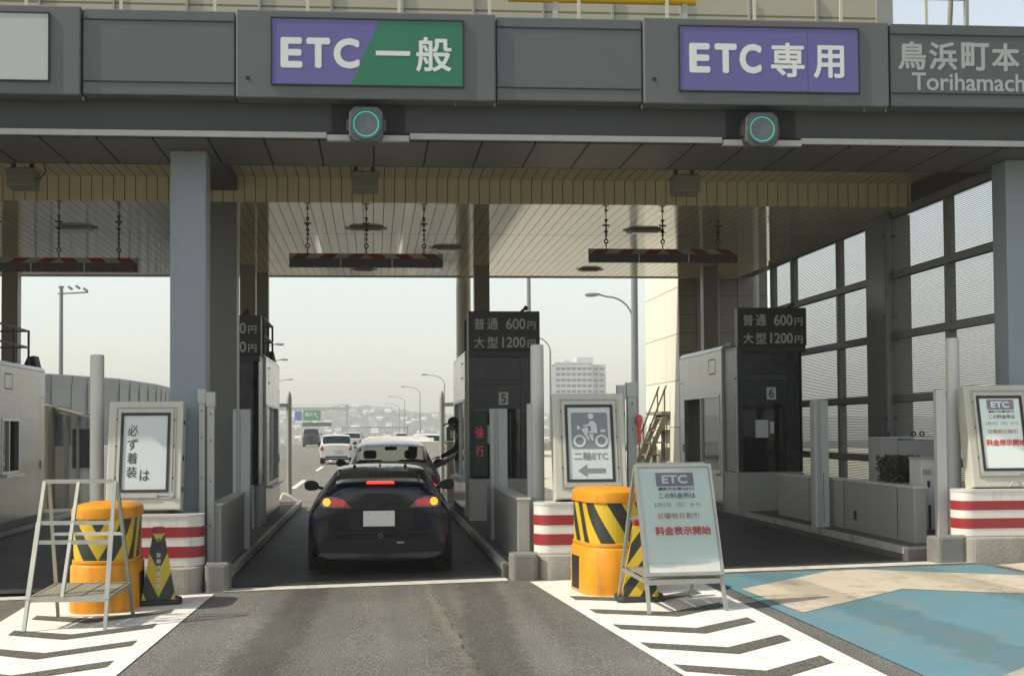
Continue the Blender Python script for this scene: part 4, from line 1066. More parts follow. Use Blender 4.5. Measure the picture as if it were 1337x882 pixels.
P(pp, 'pictogram_ground', 'ink_grey', t)
ic = MB()
for cx_ in (0.295, 0.545): ic.ring_y(cx_, 0.655, 0.048, 0.072, -0.017, -0.0135, 28)
def poly(pts): ic.prism_y(pts, -0.017, -0.0135)
poly([(0.43 + 0.033 * math.cos(R(a)), 0.94 + 0.035 * math.sin(R(a))) for a in range(-60, 241, 20)])
poly([(0.425, 0.885), (0.455, 0.885), (0.490, 0.855), (0.505, 0.745), (0.40, 0.745), (0.39, 0.755), (0.43, 0.775), (0.428, 0.83), (0.40, 0.826), (0.34, 0.818), (0.34, 0.835), (0.395, 0.845)])
poly([(0.27, 0.785), (0.285, 0.785), (0.31, 0.80), (0.31, 0.81), (0.285, 0.83), (0.27, 0.84)])
poly([(0.32, 0.79), (0.345, 0.745), (0.39, 0.665), (0.415, 0.665), (0.385, 0.73), (0.40, 0.80), (0.375, 0.815)])
poly([(0.40, 0.735), (0.435, 0.66), (0.455, 0.66), (0.45, 0.735)])
poly([(0.53, 0.755), (0.585, 0.755), (0.60, 0.775), (0.59, 0.785), (0.54, 0.785)])
P(ic, 'pictogram', 'poster', t)
P(glyphs('二輪ETC', 0.225, 0.61, 0.435, 0.53, -0.011, bold=0.012), 'lettering', 'ink_grey', t)
P(MB().prism_y([(0.265, 0.315), (0.365, 0.245), (0.365, 0.29), (0.575, 0.29), (0.575, 0.34), (0.365, 0.34), (0.365, 0.385)], -0.015, -0.0105), 'arrow', 'ink_grey', t)
E2 = [('ETC', 0.0, 0, 0, 0, 0)]
def etc_poster(P, t, W, z0, z1, x0, x1, y):
    """bulletin with the purple ETC badge; lettering laid out inside x0..x1, z0..z1"""
    w_, h = x1 - x0, z1 - z0
    X = lambda f: x0 + f * w_
    Z = lambda f: z0 + f * h
    P(MB().box(X(0.20), X(0.80), y - 0.004, y - 0.0005, Z(0.845), Z(0.985)), 'badge', 'ink_purple', t)
    P(glyphs('ETC', X(0.29), X(0.70), Z(0.87), Z(0.96), y - 0.005, bold=0.035), 'lettering', 'poster_teal', t)
    for s_, a, b_, c_, d, m, bo in (('便利でお得なETC', 0.22, 0.80, 0.80, 0.832, 'ink', 0.012), ('この料金所は', 0.22, 0.80, 0.715, 0.775, 'ink_green', 0.004),
                                    ('3月5日（日）から', 0.13, 0.86, 0.625, 0.675, 'ink_faded', 0.0), ('日曜祝日割引', 0.17, 0.82, 0.505, 0.565, 'ink_pink', 0.002),
                                    ('料金表示開始', 0.10, 0.98, 0.335, 0.425, 'ink_red', 0.03)):
        P(glyphs(s_, X(a), X(b_), Z(c_), Z(d), y - 0.001, bold=bo), 'lettering', m, t)
t, P, W, Hh = noticeboard(6.86, 7.68, 0.99, 0, 'tilted board with a teal ETC bulletin at the right edge of the photo')
P(MB().box(0.165, W - 0.165, -0.010, -0.003, 0.215, Hh - 0.165), 'poster', 'poster_teal', t)
etc_poster(P, t, W, 0.20, Hh - 0.17, 0.15, W - 0.13, -0.0105)
MBc = MB().tube([(0.42, -0.02, 0.0), (0.45, -0.05, 0.05), (0.52, -0.05, 0.055), (0.56, -0.03, 0.0)], 0.012, 8)
P(MBc, 'handle', 'guard', t)

# ------------------------------------------------------------------ orange drums and pyramid markers
def make_drum():
    t = thing('cushion_drum', 'x', 'safety drum', (0, 0, 0), 'orange crash cushion drums')
    hw, hl, r = 0.285, 0.50, 0.27
    def slab(prof, name, m):
        b = MB(); n = 0; vs, fs = [], []
        loops = [rrect(-hw - d, hw + d, -hl - d, hl + d, r + d, 10) for d, z in prof]
        n = len(loops[0])
        for (d, z), lp in zip(prof, loops): vs += [(x, y, z) for x, y in lp]
        for i in range(len(prof) - 1):
            for k in range(n): fs.append((i * n + k, i * n + (k + 1) % n, (i + 1) * n + (k + 1) % n, (i + 1) * n + k))
        fs += [tuple(range(n - 1, -1, -1)), tuple((len(prof) - 1) * n + k for k in range(n))]
        return b.add(vs, fs).build(name, m, t, smooth=True)
    base = slab([(0.03, 0.0), (0.035, 0.02), (0.028, 0.44), (0.010, 0.465), (0.004, 0.47)], 'base', 'orange')
    slab([(0.004, 0.471), (0.012, 0.48), (0.010, 0.505), (0.0, 0.51)], 'collar', 'orange')
    slab([(0.0, 0.905), (0.018, 0.91), (0.022, 0.965), (0.012, 1.01), (-0.02, 1.035), (-0.09, 1.048), (-0.22, 1.052)], 'lid', 'orange')
    for sx in (-1, 1):
        x = sx * (hw + 0.031)
        MB().box(x - 0.004, x + 0.004, -0.05, 0.22, 0.03, 0.36).build('foot_notch', 'black', base)
    # striped band with its own UV: distance round the drum from the front centre, height
    lp = rrect(-hw, hw, -hl, hl, r, 10)
    i0 = min(range(len(lp)), key=lambda i: (lp[i][1], abs(lp[i][0] - 0)))
    pts = [(0.0, -hl)] + [p for p in lp if p[0] > 0.0001 and True] + [(0.0, hl)]
    right = [(0.0, -hl)]
    for p in lp:
        if p[0] > 0: right.append(p)
    right.append((0.0, hl))
    right.sort(key=lambda p: math.atan2(p[1], p[0]))
    b = MB()
    for sgn in (1, -1):
        d = 0.0; last = None; cols = []
        for p in right:
            if last: d += math.hypot(p[0] - last[0], p[1] - last[1])
            last = p; cols.append((sgn * p[0], p[1], sgn * d))
        for a, c in zip(cols, cols[1:]):
            q = [(a[0], a[1], 0.51, a[2]), (c[0], c[1], 0.51, c[2]), (c[0], c[1], 0.905, c[2]), (a[0], a[1], 0.905, a[2])]
            if sgn < 0: q = [q[1], q[0], q[3], q[2]]
            b.add([(x, y, z) for x, y, z, u in q], [(0, 1, 2, 3)], [(u, z - 0.51) for x, y, z, u in q])
    b.build('striped_band', 'drum_v', t, smooth=False)
    return t
drum = make_drum()
drum.location = (-2.64, 14.88, gz(-2.64)); drum['label'] = 'orange drum with yellow and black chevrons standing behind the bare metal stand'
drum.rotation_euler.z = R(-1)
d2 = place(drum, (2.36, 14.66, gz(2.36)), 'orange drum with yellow and black chevrons partly hidden by the white ETC board stand')
d2.rotation_euler.z = R(7)
for ch in d2.children:
    if ch.name.startswith('striped_band'):          # this drum's tape starts further round
        ch.data = ch.data.copy()
        for q in ch.data.uv_layers['UVMap'].data: q.uv.x -= 0.24

def pyramid(x, y, rz, m, lab, icon, sc=1.0):
    t = thing('marker_cone', lab, 'marker cone', (x, y, gz(x)), 'striped pyramid markers beside the drums')
    t.rotation_euler.z = R(rz)
    M_ = Matrix.Translation((x, y, gz(x)))
    b = MB(); w0, w1, z0, z1 = 0.17, 0.055, 0.04, 0.72
    for k in range(4):
        Rm = Matrix.Rotation(R(90 * k), 4, 'Z')
        q = [(-w0, -w0, z0), (w0, -w0, z0), (w1, -w1, z1), (-w1, -w1, z1)]
        b.add([M_ @ Rm @ Vector(p) for p in q], [(0, 1, 2, 3)], [(p[0], p[2]) for p in q])
    b.build('faces', m, t)
    MB().prism_z(rrect(-0.235, 0.235, -0.235, 0.235, 0.09), 0.0, 0.055).xf(M_).build('rubber_base', 'rubber', t, bevel=0.02)
    MB().prism_z(rrect(-0.058, 0.058, -0.058, 0.058, 0.02), 0.70, 0.775).xf(M_).build('red_cap', 'barrier_red', t, bevel=0.012)
    if icon:
        tl = math.atan2(w0 - w1, z1 - z0)
        T = M_ @ Matrix.Translation((0, -w0 - 0.001, z0)) @ Matrix.Rotation(-tl, 4, 'X')
        for k, ch in enumerate('首都高速道路'):
            z = 0.44 - k * 0.062
            glyphs(ch, -0.023, 0.023, z, z + 0.046, -0.002, bold=0.01).xf(T).build('lettering', 'white', t)
        tri = MB()
        for a, c in (((-0.055, 0.545), (0.055, 0.545)), ((0.055, 0.545), (0, 0.63)), ((0, 0.63), (-0.055, 0.545))):
            tri.bar((a[0], -0.003, a[1]), (c[0], -0.003, c[1]), 0.006, 0.009)
        tri.bar((-0.012, -0.003, 0.56), (0.008, -0.003, 0.60), 0.006, 0.018)
        tri.xf(T).build('warning_triangle', 'ink', t)
pyramid(-2.175, 15.08, 8, 'pyr_v', 'yellow and black pyramid marker with white characters beside the left orange drum', True)
pyramid(2.52, 13.78, -6, 'pyr_d', 'yellow and black pyramid marker standing under the white ETC board stand', False)

# ------------------------------------------------------------------ the two folding stands
def stand(x, y, rz, lab, board):
    z = gz(x)
    t = thing('folding_stand', lab, 'board stand', (x, y, z), 'folding metal stands in front of the islands')
    t.rotation_euler.z = R(rz)
    T = Matrix.Translation((x, y, z))
    def P(b, n, m, par=t, bev=0.0): return b.xf(T).build(n, m, par, bevel=bev)
    zt = 1.30
    F_ = lambda sx, h: (sx * (0.355 - 0.035 * h / zt), -0.54 + 0.49 * h / zt, h)
    B_ = lambda sx, h: (sx * (0.355 - 0.045 * h / zt), 0.52 - 0.47 * h / zt, h)
    for sx in (-1, 1):
        P(MB().bar(F_(sx, 0), F_(sx, zt), 0.032, 0.032), 'front_leg', 'stand')
        P(MB().bar((F_(sx, 0.27)[0], F_(sx, 0.27)[1] - 0.018, 0.27), (F_(sx, 0.94)[0], F_(sx, 0.94)[1] - 0.018, 0.94), 0.042, 0.01), 'leg_sleeve', 'stand')
        P(MB().bar(B_(sx, 0), B_(sx, zt - 0.02), 0.030, 0.030), 'rear_leg', 'stand')
    P(MB().bar(F_(-1, zt), F_(1, zt), 0.036, 0.036), 'top_bar', 'stand')
    P(MB().bar(F_(-1, 0.27), F_(1, 0.27), 0.035, 0.045), 'shelf_bar', 'stand')
    P(MB().bar(B_(-1, 0.31), B_(1, 0.31), 0.035, 0.035), 'shelf_bar', 'stand')
    for sx in (-1, 1): P(MB().bar(F_(sx, 0.27), B_(sx, 0.31), 0.025, 0.03), 'shelf_side', 'stand')
    sh = MB()
    for a, c in ((-0.31, -0.10), (-0.08, 0.10), (0.12, 0.31)):
        sh.add([(a, -0.42, 0.292), (c, -0.42, 0.292), (c + 0.02, 0.38, 0.330), (a + 0.02, 0.38, 0.330), (a, -0.42, 0.28), (c, -0.42, 0.28), (c + 0.02, 0.38, 0.318), (a + 0.02, 0.38, 0.318)],
               [(0, 1, 2, 3), (7, 6, 5, 4), (0, 4, 5, 1), (1, 5, 6, 2), (2, 6, 7, 3), (3, 7, 4, 0)])
    P(sh, 'shelf', 'board_wood')
    P(MB().bar(B_(-1, 0.80), B_(1, 0.80), 0.028, 0.028), 'rear_rail', 'cap')
    if not board:
        for h in (0.93, 0.76): P(MB().bar(F_(-1, h), F_(1, h), 0.03, 0.036), 'cross_rail', 'stand')
        a, c = F_(0, 0.27), F_(0, zt)
        P(MB().bar((-0.05, a[1], a[2]), (-0.01, c[1], c[2]), 0.03, 0.03), 'centre_rail', 'stand')
    else:
        tl = math.atan2(0.49, zt)
        Wb, Hb = 0.70, 1.02
        Q = T @ Matrix.Translation((-Wb / 2, F_(0, 0.33)[1] - 0.035, 0.33)) @ Matrix.Rotation(-tl, 4, 'X')
        def PB(b, n, m, par=t, bev=0.0): return b.xf(Q).build(n, m, par, bevel=bev)
        bd = PB(MB().box(0, Wb, -0.012, 0.02, 0, Hb), 'board', 'poster_teal', bev=0.004)
        PB(MB().frame_y(-0.012, Wb + 0.012, -0.012, Hb + 0.012, 0.028, -0.024, 0.024), 'board_frame', 'stand', bd)
        PB(MB().box(0.02, Wb - 0.02, -0.018, -0.0125, 0.02, 0.11), 'lower_strip', 'cab_white', bd)
        etc_poster(PB, t, Wb, 0.06, Hb - 0.055, 0.06, Wb - 0.05, -0.0125)
        cv = MB(); n = 12
        for i in range(n + 1):
            f = i / n
            cv.v += [Vector((0.01 + f * (Wb - 0.02), -0.027 - 0.006 * abs(math.sin(f * 7)), 0.09 + 0.05 * f * f)), Vector((0.01 + f * (Wb - 0.02), -0.027 - 0.003 * math.sin(f * 5), Hb - 0.01))]
        cv.f = [(2 * i, 2 * i + 2, 2 * i + 3, 2 * i + 1) for i in range(n)]
        PB(cv, 'clear_cover', 'vinyl', bd)
stand(-2.68, 13.74, -4, 'bare metal folding stand with no board in front of the left orange drum', False)
stand(2.71, 13.24, 5, 'folding stand carrying a white ETC bulletin in front of the middle orange drum', True)

# ------------------------------------------------------------------ beyond the gate: cream building, stair, shed, sound wall
t = thing('warehouse', 'tall cream building with a sunlit side behind the right end of the gate', 'building', (6.5, 30.6, 0.1))
MB().box(6.5, 8.45, 30.62, 34.4, -0.2, 9.0).build('wall', 'cream_wall', t)
MB().box(6.46, 8.5, 30.60, 34.5, 9.01, 9.2).build('coping', 'roof_trim', t)
MB().box(6.505, 8.44, 30.56, 30.618, 0.1, 9.0).build('front_cladding', 'brown_clad', t)
for x in (6.9, 7.35, 7.8): MB().box(x, x + 0.03, 30.53, 30.559, 0.2, 9.0).build('batten', 'fixture', t)
MB().tube([(7.12, 30.50, 0.3), (7.12, 30.50, 4.9)], 0.045, 12).build('drain_pipe', 'col_light', t, smooth=True)
t = thing('steel_stair', 'narrow timber coloured stair with handrail climbing beside the cream building', 'stair', (6.0, 31.6, 0.15))
st = MB()
A, B = Vector((5.60, 31.6, 0.10)), Vector((6.42, 31.6, 2.00))
for y in (31.6, 32.4):
    st.bar((A.x, y, A.z), (B.x, y, B.z), 0.04, 0.10)
st.build('stringer', 'wood_stair', t)
for k in range(7):
    f = (k + 0.6) / 7.0; p = A.lerp(B, f)
    MB().box(p.x - 0.02, p.x + 0.24, 31.63, 32.37, p.z, p.z + 0.03).build('tread', 'wood_stair', t)
for y in (31.6, 32.4):
    MB().bar((A.x + 0.05, y, A.z + 0.62), (B.x, y, B.z + 0.62), 0.03, 0.035).build('handrail', 'wood_stair', t)
    for f in (0.1, 0.55, 0.95):
        p = A.lerp(B, f); MB().bar((p.x, y, p.z), (p.x, y, p.z + 0.64), 0.03).build('rail_post', 'wood_stair', t)
for x in (5.98, 6.22, 6.42): MB().box(x - 0.04, x + 0.04, 31.95, 32.05, gz(6), 0.95 + (x - 5.98) * 2.3).build('support_post', 'wood_stair', t)
MB().box(6.30, 6.49, 31.55, 33.4, 1.98, 2.05).build('landing', 'wood_stair', t)
t = thing('cream_cabinet', 'low cream cabinets standing under the stair', 'cabinet', (6.1, 32.8, 0.15))
for x0, x1 in ((5.80, 6.08), (6.12, 6.42)): MB().box(x0, x1, 32.6, 33.0, gz(6.3), 1.28).build('body', 'white_panel', t, bevel=0.01)
t = thing('entry_shed', 'small shed with a sloping canopy roof right of the left edge booth', 'shed', (-7.1, 34, -0.1))
MB().box(-7.75, -7.35, 33.8, 36.5, -0.2, 2.28).build('wall', 'wood_stair', t)
MB().box(-7.35, -6.35, 34.6, 36.5, -0.2, 1.35).build('low_front', 'white_panel', t)
MB().box(-7.35, -6.45, 34.62, 34.66, 1.351, 2.10).build('window_band', 'booth_glass', t)
for x in (-7.10, -6.85, -6.45): MB().box(x, x + 0.06, 34.5, 34.6, -0.2, 2.05).build('post', 'trim', t)
MB().prism_y([(-7.80, 2.32), (-6.35, 1.93), (-6.35, 1.98), (-7.80, 2.38)], 34.3, 35.2).build('roof', 'wood_stair', t)
MB().box(-6.95, -6.55, 34.55, 34.59, 0.85, 1.75).build('dark_panel', 'booth_dark', t)
t = thing('sound_wall', 'long grey ribbed sound wall curving away on the left beyond the gate', 'sound wall', (-9, 50, -0.2))
ctr = [(-16, 36.5), (-12.6, 40.5), (-9.6, 44.5), (-8.55, 50.0), (-8.5, 58.0), (-9.2, 72.0), (-10.6, 90.0)]
m = MB(); rb = MB()
vs = []
for (x, y) in ctr:
    g = gz(x, y) - 0.1
    for dx, z in ((0, g), (0.0, 2.0), (0.01, 3.0), (0.05, 3.38), (0.02, 3.42), (-0.06, 3.2), (-0.10, 2.6), (-0.10, g)): vs.append((x + dx, y, z + (y - 45) * 0.008 if z > 1 else z))
n = len(ctr)
m.add(vs, [(i * 8 + k, i * 8 + (k + 1) % 8, (i + 1) * 8 + (k + 1) % 8, (i + 1) * 8 + k) for i in range(n - 1) for k in range(8)])
m.build('panel', 'sound_wall', t)
for a, c in zip(ctr, ctr[1:]):
    L = math.hypot(c[0] - a[0], c[1] - a[1]); q = max(1, int(L / 1.9))
    for i in range(q):
        f = i / q; x, y = a[0] + (c[0] - a[0]) * f, a[1] + (c[1] - a[1]) * f
        g = gz(x, y)
        r_ = MB().bar((x + 0.02, y, g), (x + 0.04, y, 3.35 + (y - 45) * 0.008), 0.03, 0.04)
        r_.build('rib', 'sound_rib', t)

# street lamps: curved arm poles
def street_lamp(x, y, h, reach, label, dirn=-1):
    t = thing('street_lamp', label, 'street lamp', (x, y, gz(x, y)), 'curved arm street lamps')
    g = gz(x, y)
    pts = [(x, y, g), (x, y, g + h * 0.5), (x, y, h - 1.5 + 0)]
    for k in range(1, 8):
        a = R(90 * k / 7.0); pts.append((x + dirn * reach * (1 - math.cos(a)) * 0.75, y, h - 1.5 + 1.35 * math.sin(a)))
    pts.append((x + dirn * reach, y, h - 0.02))
    rr = [0.12, 0.095, 0.075] + [0.052] * 8
    MB().tube(pts, rr, 10).build('pole', 'lamp_post', t, smooth=True)
    xe = x + dirn * reach
    MB().tube([(xe - dirn * 0.1, y, h - 0.01), (xe + dirn * 0.25, y, h - 0.04), (xe + dirn * 0.65, y, h - 0.06), (xe + dirn * 0.8, y, h - 0.03)], [0.06, 0.12, 0.11, 0.04], 10).build('lamp_head', 'lamp_post', t, smooth=True)
    MB().lathe(x, y, [(0.22, g), (0.22, g + 0.6), (0.14, g + 0.7)], 10).build('base', 'lamp_post', t)
street_lamp(10.75, 222, 10.0, 2.7, 'nearest of the row of curved street lamps left of booth 5')
street_lamp(8.9, 281, 9.9, 2.9, 'second curved street lamp from booth 5')
street_lamp(7.75, 367, 9.9, 3.3, 'third curved street lamp from booth 5')
street_lamp(7.9, 450, 9.6, 3.6, 'smallest and farthest of the row of curved street lamps')
street_lamp(15.6, 128, 10.0, 2.4, 'curved street lamp between the fare sign of booth 5 and the far tower')
street_lamp(15.1, 84, 9.5, 2.0, 'curved street lamp whose pole stands behind the cream building')
street_lamp(-11.3, 142, 10.0, 1.9, 'upper left street lamp arm reaching right from behind the pillars', 1)
street_lamp(-12.6, 171, 9.9, 1.9, 'middle left street lamp arm reaching right from behind the pillars', 1)
street_lamp(-16.4, 242, 10.0, 2.4, 'lowest left street lamp arm reaching right from behind the pillars', 1)
def flood(x, y, h, lab, side=1):
    g = gz(x, y)
    t = thing('floodlight_mast', lab, 'floodlight mast', (x, y, g), 'floodlight masts')
    MB().tube([(x, y, g), (x, y, h)], [0.16, 0.11], 12).build('mast', 'lamp_post', t, smooth=True)
    MB().bar((x - 0.2 * side, y, h - 0.35), (x + 1.6 * side, y, h - 0.25), 0.08).build('crossarm', 'lamp_post', t)
    for dx, dz in ((0.55, 0.0), (1.0, 0.05), (1.45, -0.1)):
        MB().box(-0.16, 0.16, -0.08, 0.08, -0.07, 0.07).xf(Matrix.Translation((x + dx * side, y - 0.1, h + dz)) @ Matrix.Rotation(R(35 * side), 4, 'Y')).build('floodlight', 'lamp_post', t, bevel=0.03)
    MB().box(x - 0.15, x + 0.15, y - 0.1, y + 0.1, h + 0.02, h + 0.12).build('top_cap', 'lamp_post', t)
flood(-18.8, 90, 10.35, 'floodlight mast standing alone against the sky at the left')
flood(9.65, 90, 13.5, 'thin mast rising behind the fare sign of booth 5')
t = thing('tall_pole', 'thick plain grey pole rising in front of the cream building', 'pole', (8.1, 45, 0.1))
MB().tube([(8.15, 45, 0.0), (8.17, 45, 9.0)], [0.115, 0.10], 16).build('shaft', 'lamp_post', t, smooth=True)
MB().lathe(8.15, 45, [(0.2, 0.0), (0.2, 0.4), (0.12, 0.5)], 12).build('base', 'lamp_post', t)
MB().box(8.0, 8.3, 44.85, 44.9, 1.0, 1.5).build('access_panel', 'guard', t)

# road sign gantries
t = thing('sign_gantry', 'pale road gantry with blue and green signs far down the road', 'road gantry', (-12, 371, gz(-12, 371)))
g = gz(-10, 371)
MB().box(-34, -6.2, 370.5, 371.2, 6.55, 7.35).build('beam', 'trim', t)
MB().box(-34, -6.2, 370.4, 370.5, 7.9, 7.98).build('top_rail', 'trim', t)
for x in (-34, -7.0): MB().box(x, x + 0.6, 370.4, 371.4, g, 8.0).build('leg', 'trim', t)
MB().box(-19.8, -18.0, 370.2, 370.3, 4.0, 6.4).build('blue_sign', 'blue_sign', t)
p = MB().box(-17.7, -13.3, 370.2, 370.3, 4.0, 6.5).build('green_sign', 'green_sign', t)
glyphs('横浜', -17.3, -15.3, 5.0, 6.1, 370.19, bold=0.02).build('lettering', 'white', p)
MB().prism_y([(-14.2, 4.6), (-13.9, 4.6), (-14.6, 5.6), (-14.4, 5.9), (-15.0, 6.0), (-14.95, 5.3), (-14.75, 5.45)], 370.17, 370.19).build('arrow', 'white', p)
MB().box(-17.9, -10.6, 370.2, 370.4, 2.5, 3.5).build('led_panel', 'bar_dark', t)
g = gz(-5, 600)
t = thing('sign_gantry', 'thin dark gantry with a small green sign below the hill', 'road gantry', (-5, 600, g))
MB().box(-12.5, 14, 600, 600.5, 2.1, 2.7).build('beam', 'lamp_post', t)
for x in (-13.0, 13.5): MB().box(x, x + 0.6, 600, 600.6, g, 2.7).build('leg', 'lamp_post', t)
MB().box(-12.0, -4.2, 599.6, 599.8, -2.2, 0.2).build('green_sign', 'green_sign', t)

# far tower block with balconies
t = thing('tower_block', 'hazy white apartment tower rising behind the motorcycle sign', 'building', (100, 700, gz(0, 700)))
g = gz(0, 700)
MB().box(88, 105.5, 700, 716, g - 2, 32.6).build('wall', 'tower_glass', t)
MB().box(105.6, 112.4, 704, 722, g - 2, 32.3).build('side_wing', 'tower_glass', t)
sl = MB()
k = 0; z = -2.0
while z < 33:
    sl.box(87.4, 105.8, 698.8, 700, z, z + 1.35); sl.box(105.6, 113.0, 702.8, 704, z - 0.1, z + 1.5); z += 2.75
sl.build('balcony', 'tower_wall', t)
fn = MB()
for i in range(8): fn.box(87.4 + i * 2.58, 87.9 + i * 2.58, 698.9, 700.1, g, 33.0)
for i in range(3): fn.box(106.0 + i * 3.1, 106.7 + i * 3.1, 702.9, 704.1, g, 32.6)
fn.build('fin_wall', 'tower_wall', t)
MB().box(87.2, 106.0, 699, 716.2, 32.7, 33.6).build('roof', 'tower_wall', t)
MB().box(98.5, 106.5, 702, 712, 33.61, 36.0).build('roof_plant_room', 'tower_wall', t)
MB().box(92, 95, 702, 710, 33.61, 34.5).build('roof_plant_room', 'tower_wall', t)

# hills with houses
def hz(x):
    pts = [(-700, 8), (-420, 12), (-250, 14), (-95, 11.5), (-60, 18), (-30, 22.5), (-6, 23.5), (15, 19.5), (34, 17), (60, 14.5), (85, 13), (120, 13.5), (170, 12.5), (230, 10), (320, 14), (480, 12), (800, 9)]
    for (a, za), (b_, zb) in zip(pts, pts[1:]):
        if a <= x <= b_: return za + (zb - za) * (x - a) / (b_ - a)
    return 8
rs = random.Random(11)
xs = [-700 + 12 * i for i in range(126)]
ys = [1180 + 26 * j for j in range(20)]
HV = {}
m = MB(); vs = []
def hill_z(x, y):
    f = min(1.0, max(0.0, (y - 1180) / 330.0)); f = f * f * (3 - 2 * f)
    b_ = 1.0 if y <= 1530 else max(0.0, 1 - (y - 1530) / 160.0)
    return -12.0 + (hz(x) + 12.0) * f * b_
for y in ys:
    for x in xs:
        f = min(1, max(0, (y - 1180) / 330.0))
        vs.append((x, y, hill_z(x, y) + rs.uniform(-0.8, 1.3) * f))
n = len(xs)
m.add(vs, [(j * n + i, j * n + i + 1, (j + 1) * n + i + 1, (j + 1) * n + i) for j in range(len(ys) - 1) for i in range(n - 1)])
struct(m.build('hill', 'hill', smooth=False))
# woods on the hill: one mass of leafy clumps
m = MB()
for k in range(5200):
    x, y = rs.uniform(-120, 240), rs.uniform(1200, 1530)
    z = hill_z(x, y)
    r = rs.uniform(1.3, 2.6)
    c = Vector((x, y, z + r * 0.5))
    d = [Vector((1, 0, 0)), Vector((0, 0, 1)), Vector((-1, 0, 0)), Vector((0, -1, 0.2)), Vector((0, 0, -0.6)), Vector((0, 1, 0.2))]
    v = [c + q * r * rs.uniform(0.7, 1.25) for q in d]
    m.add(v, [(0, 1, 3), (1, 2, 3), (2, 4, 3), (4, 0, 3), (1, 0, 5), (2, 1, 5), (4, 2, 5), (0, 4, 5)])
o = m.build('woods', 'hill'); o['kind'] = 'stuff'; o['label'] = 'hazy green woods covering the far hill between the houses'; o['category'] = 'woods'
def house_mesh(w_, d, h):
    b = MB(); b.box(-w_, w_, -d, d, -3, h); return b
protoH = None
for k in range(170):
    x = rs.uniform(-95, 190); y = rs.uniform(1230, 1525)
    if protoH is None or k < 6:
        b_w, b_d, b_h = rs.uniform(2.2, 4.0), rs.uniform(2.2, 3.6), rs.uniform(2.6, 4.6)
        t = thing('house', 'tiny pale house among many on the hazy far hill', 'house', (0, 0, 0), 'houses on the far hill')
        MB().box(-b_w, b_w, -b_d, b_d, -3.0, b_h).build('wall', 'house_wall', t)
        ro = 1.2 + 0.5 * rs.random()
        MB().prism_x([(-b_d - 0.3, b_h), (b_d + 0.3, b_h), (0, b_h + ro)], -b_w - 0.3, b_w + 0.3).build('roof', 'house_roof' if k % 3 else 'house_wall', t)
        protoH = (protoH or []) + [t]
    else:
        t = copy_tree(protoH[rs.randrange(len(protoH))])
    t.location = (x, y, hill_z(x, y) - 0.3); t.rotation_euler.z = rs.uniform(-0.7, 0.7)

# ------------------------------------------------------------------ vehicles
def mesh_from(vs, fs, mats, idx, name, parent, crease=None, subdiv=2, keep=None):
    """smooth a cage and split it by material into one mesh object per material"""
    off = parent.location
    me = bpy.data.meshes.new(name)
    me.from_pydata([tuple(Vector(v)) for v in vs], [], fs)
    for p, i in zip(me.polygons, idx): p.material_index = i
    for q in mats: me.materials.append(M[q])
    bm = bmesh.new(); bm.from_mesh(me); bmesh.ops.recalc_face_normals(bm, faces=bm.faces)
    cl = bm.edges.layers.float.new('crease_edge')
    for e in bm.edges:
        if len(e.link_faces) == 2 and e.link_faces[0].material_index != e.link_faces[1].material_index: e[cl] = 0.75
    bm.to_mesh(me); bm.free()
    o = bpy.data.objects.new(name, me); COL.objects.link(o)
    md = o.modifiers.new('s', 'SUBSURF'); md.levels = subdiv; md.render_levels = subdiv
    ev = bpy.data.meshes.new_from_object(o.evaluated_get(bpy.context.evaluated_depsgraph_get()))
    bpy.data.objects.remove(o); bpy.data.meshes.remove(me)
    full = ([v.co.copy() for v in ev.vertices], [tuple(p.vertices) for p in ev.polygons])
    res = []
    for i, q in enumerate(mats):
        pv, pf = {}, []
        for p in ev.polygons:
            if p.material_index != i: continue
            pf.append(tuple(pv.setdefault(k, len(pv)) for k in p.vertices))
        if not pf: continue
        m2 = bpy.data.meshes.new(name); m2.from_pydata([tuple(ev.vertices[k].co - off) for k in pv], [], pf)
        m2.materials.append(M[q])
        for p in m2.polygons: p.use_smooth = True
        nm = 'body' if i == 0 else ('windows' if 'glass' in q else 'bumper')
        ob = bpy.data.objects.new(nm, m2); COL.objects.link(ob); ob.parent = parent; res.append(ob)
    bpy.data.meshes.remove(ev)
    return res, BVHTree.FromPolygons(*full)

def car_shell(parent, cx, y0, zg, stations, glassmat, paint, trim_below=None, subdiv=2, glass_side=(), glass_top=(), flip=False):
    """loft: stations (dy, wb, wmax, wbelt, wtop, zb, zmid, zbelt, ztop)"""
    rings = []
    for (dy, wb, wm, wl, wt, zb, zm, zl, zt) in stations:
        half = [(0, zb), (wb * 0.88, zb), (wb, zb + 0.07), (wm, zm), (wm * 0.995, zl - 0.10), (wl, zl), (wt, zt - 0.055), (wt * 0.80, zt - 0.012), (0, zt)]
        y = y0 + dy
        ring = [(cx + x, y, zg + z) for x, z in half] + [(cx - x, y, zg + z) for x, z in half[-2:0:-1]]
        rings.append(ring)
    n = len(rings[0]); vs = [p for r_ in rings for p in r_]; fs, idx = [], []
    for i in range(len(rings) - 1):
        for k in range(n):
            fs.append((i * n + k, i * n + (k + 1) % n, (i + 1) * n + (k + 1) % n, (i + 1) * n + k))
            kk = min(k, n - 1 - k)           # mirrored segment number 0..7
            mi = 0
            if kk == 5 and i in glass_side: mi = 1
            if kk in (6, 7) and i in glass_top: mi = 1
            if kk in (0, 1) : mi = 2
            idx.append(mi)
    for base, rev in ((0, False), ((len(rings) - 1) * n, True)):
        for k in range(0, 8):
            a = [base + k, base + k + 1, base + (n - k - 1) % n, base + (n - k) % n]
            a = list(dict.fromkeys(a))
            fs.append(tuple(a if rev else a[::-1])); idx.append(2 if k < 1 else 0)
    return mesh_from(vs, fs, [paint, glassmat, 'car_trim'], idx, 'body', parent, subdiv=subdiv)

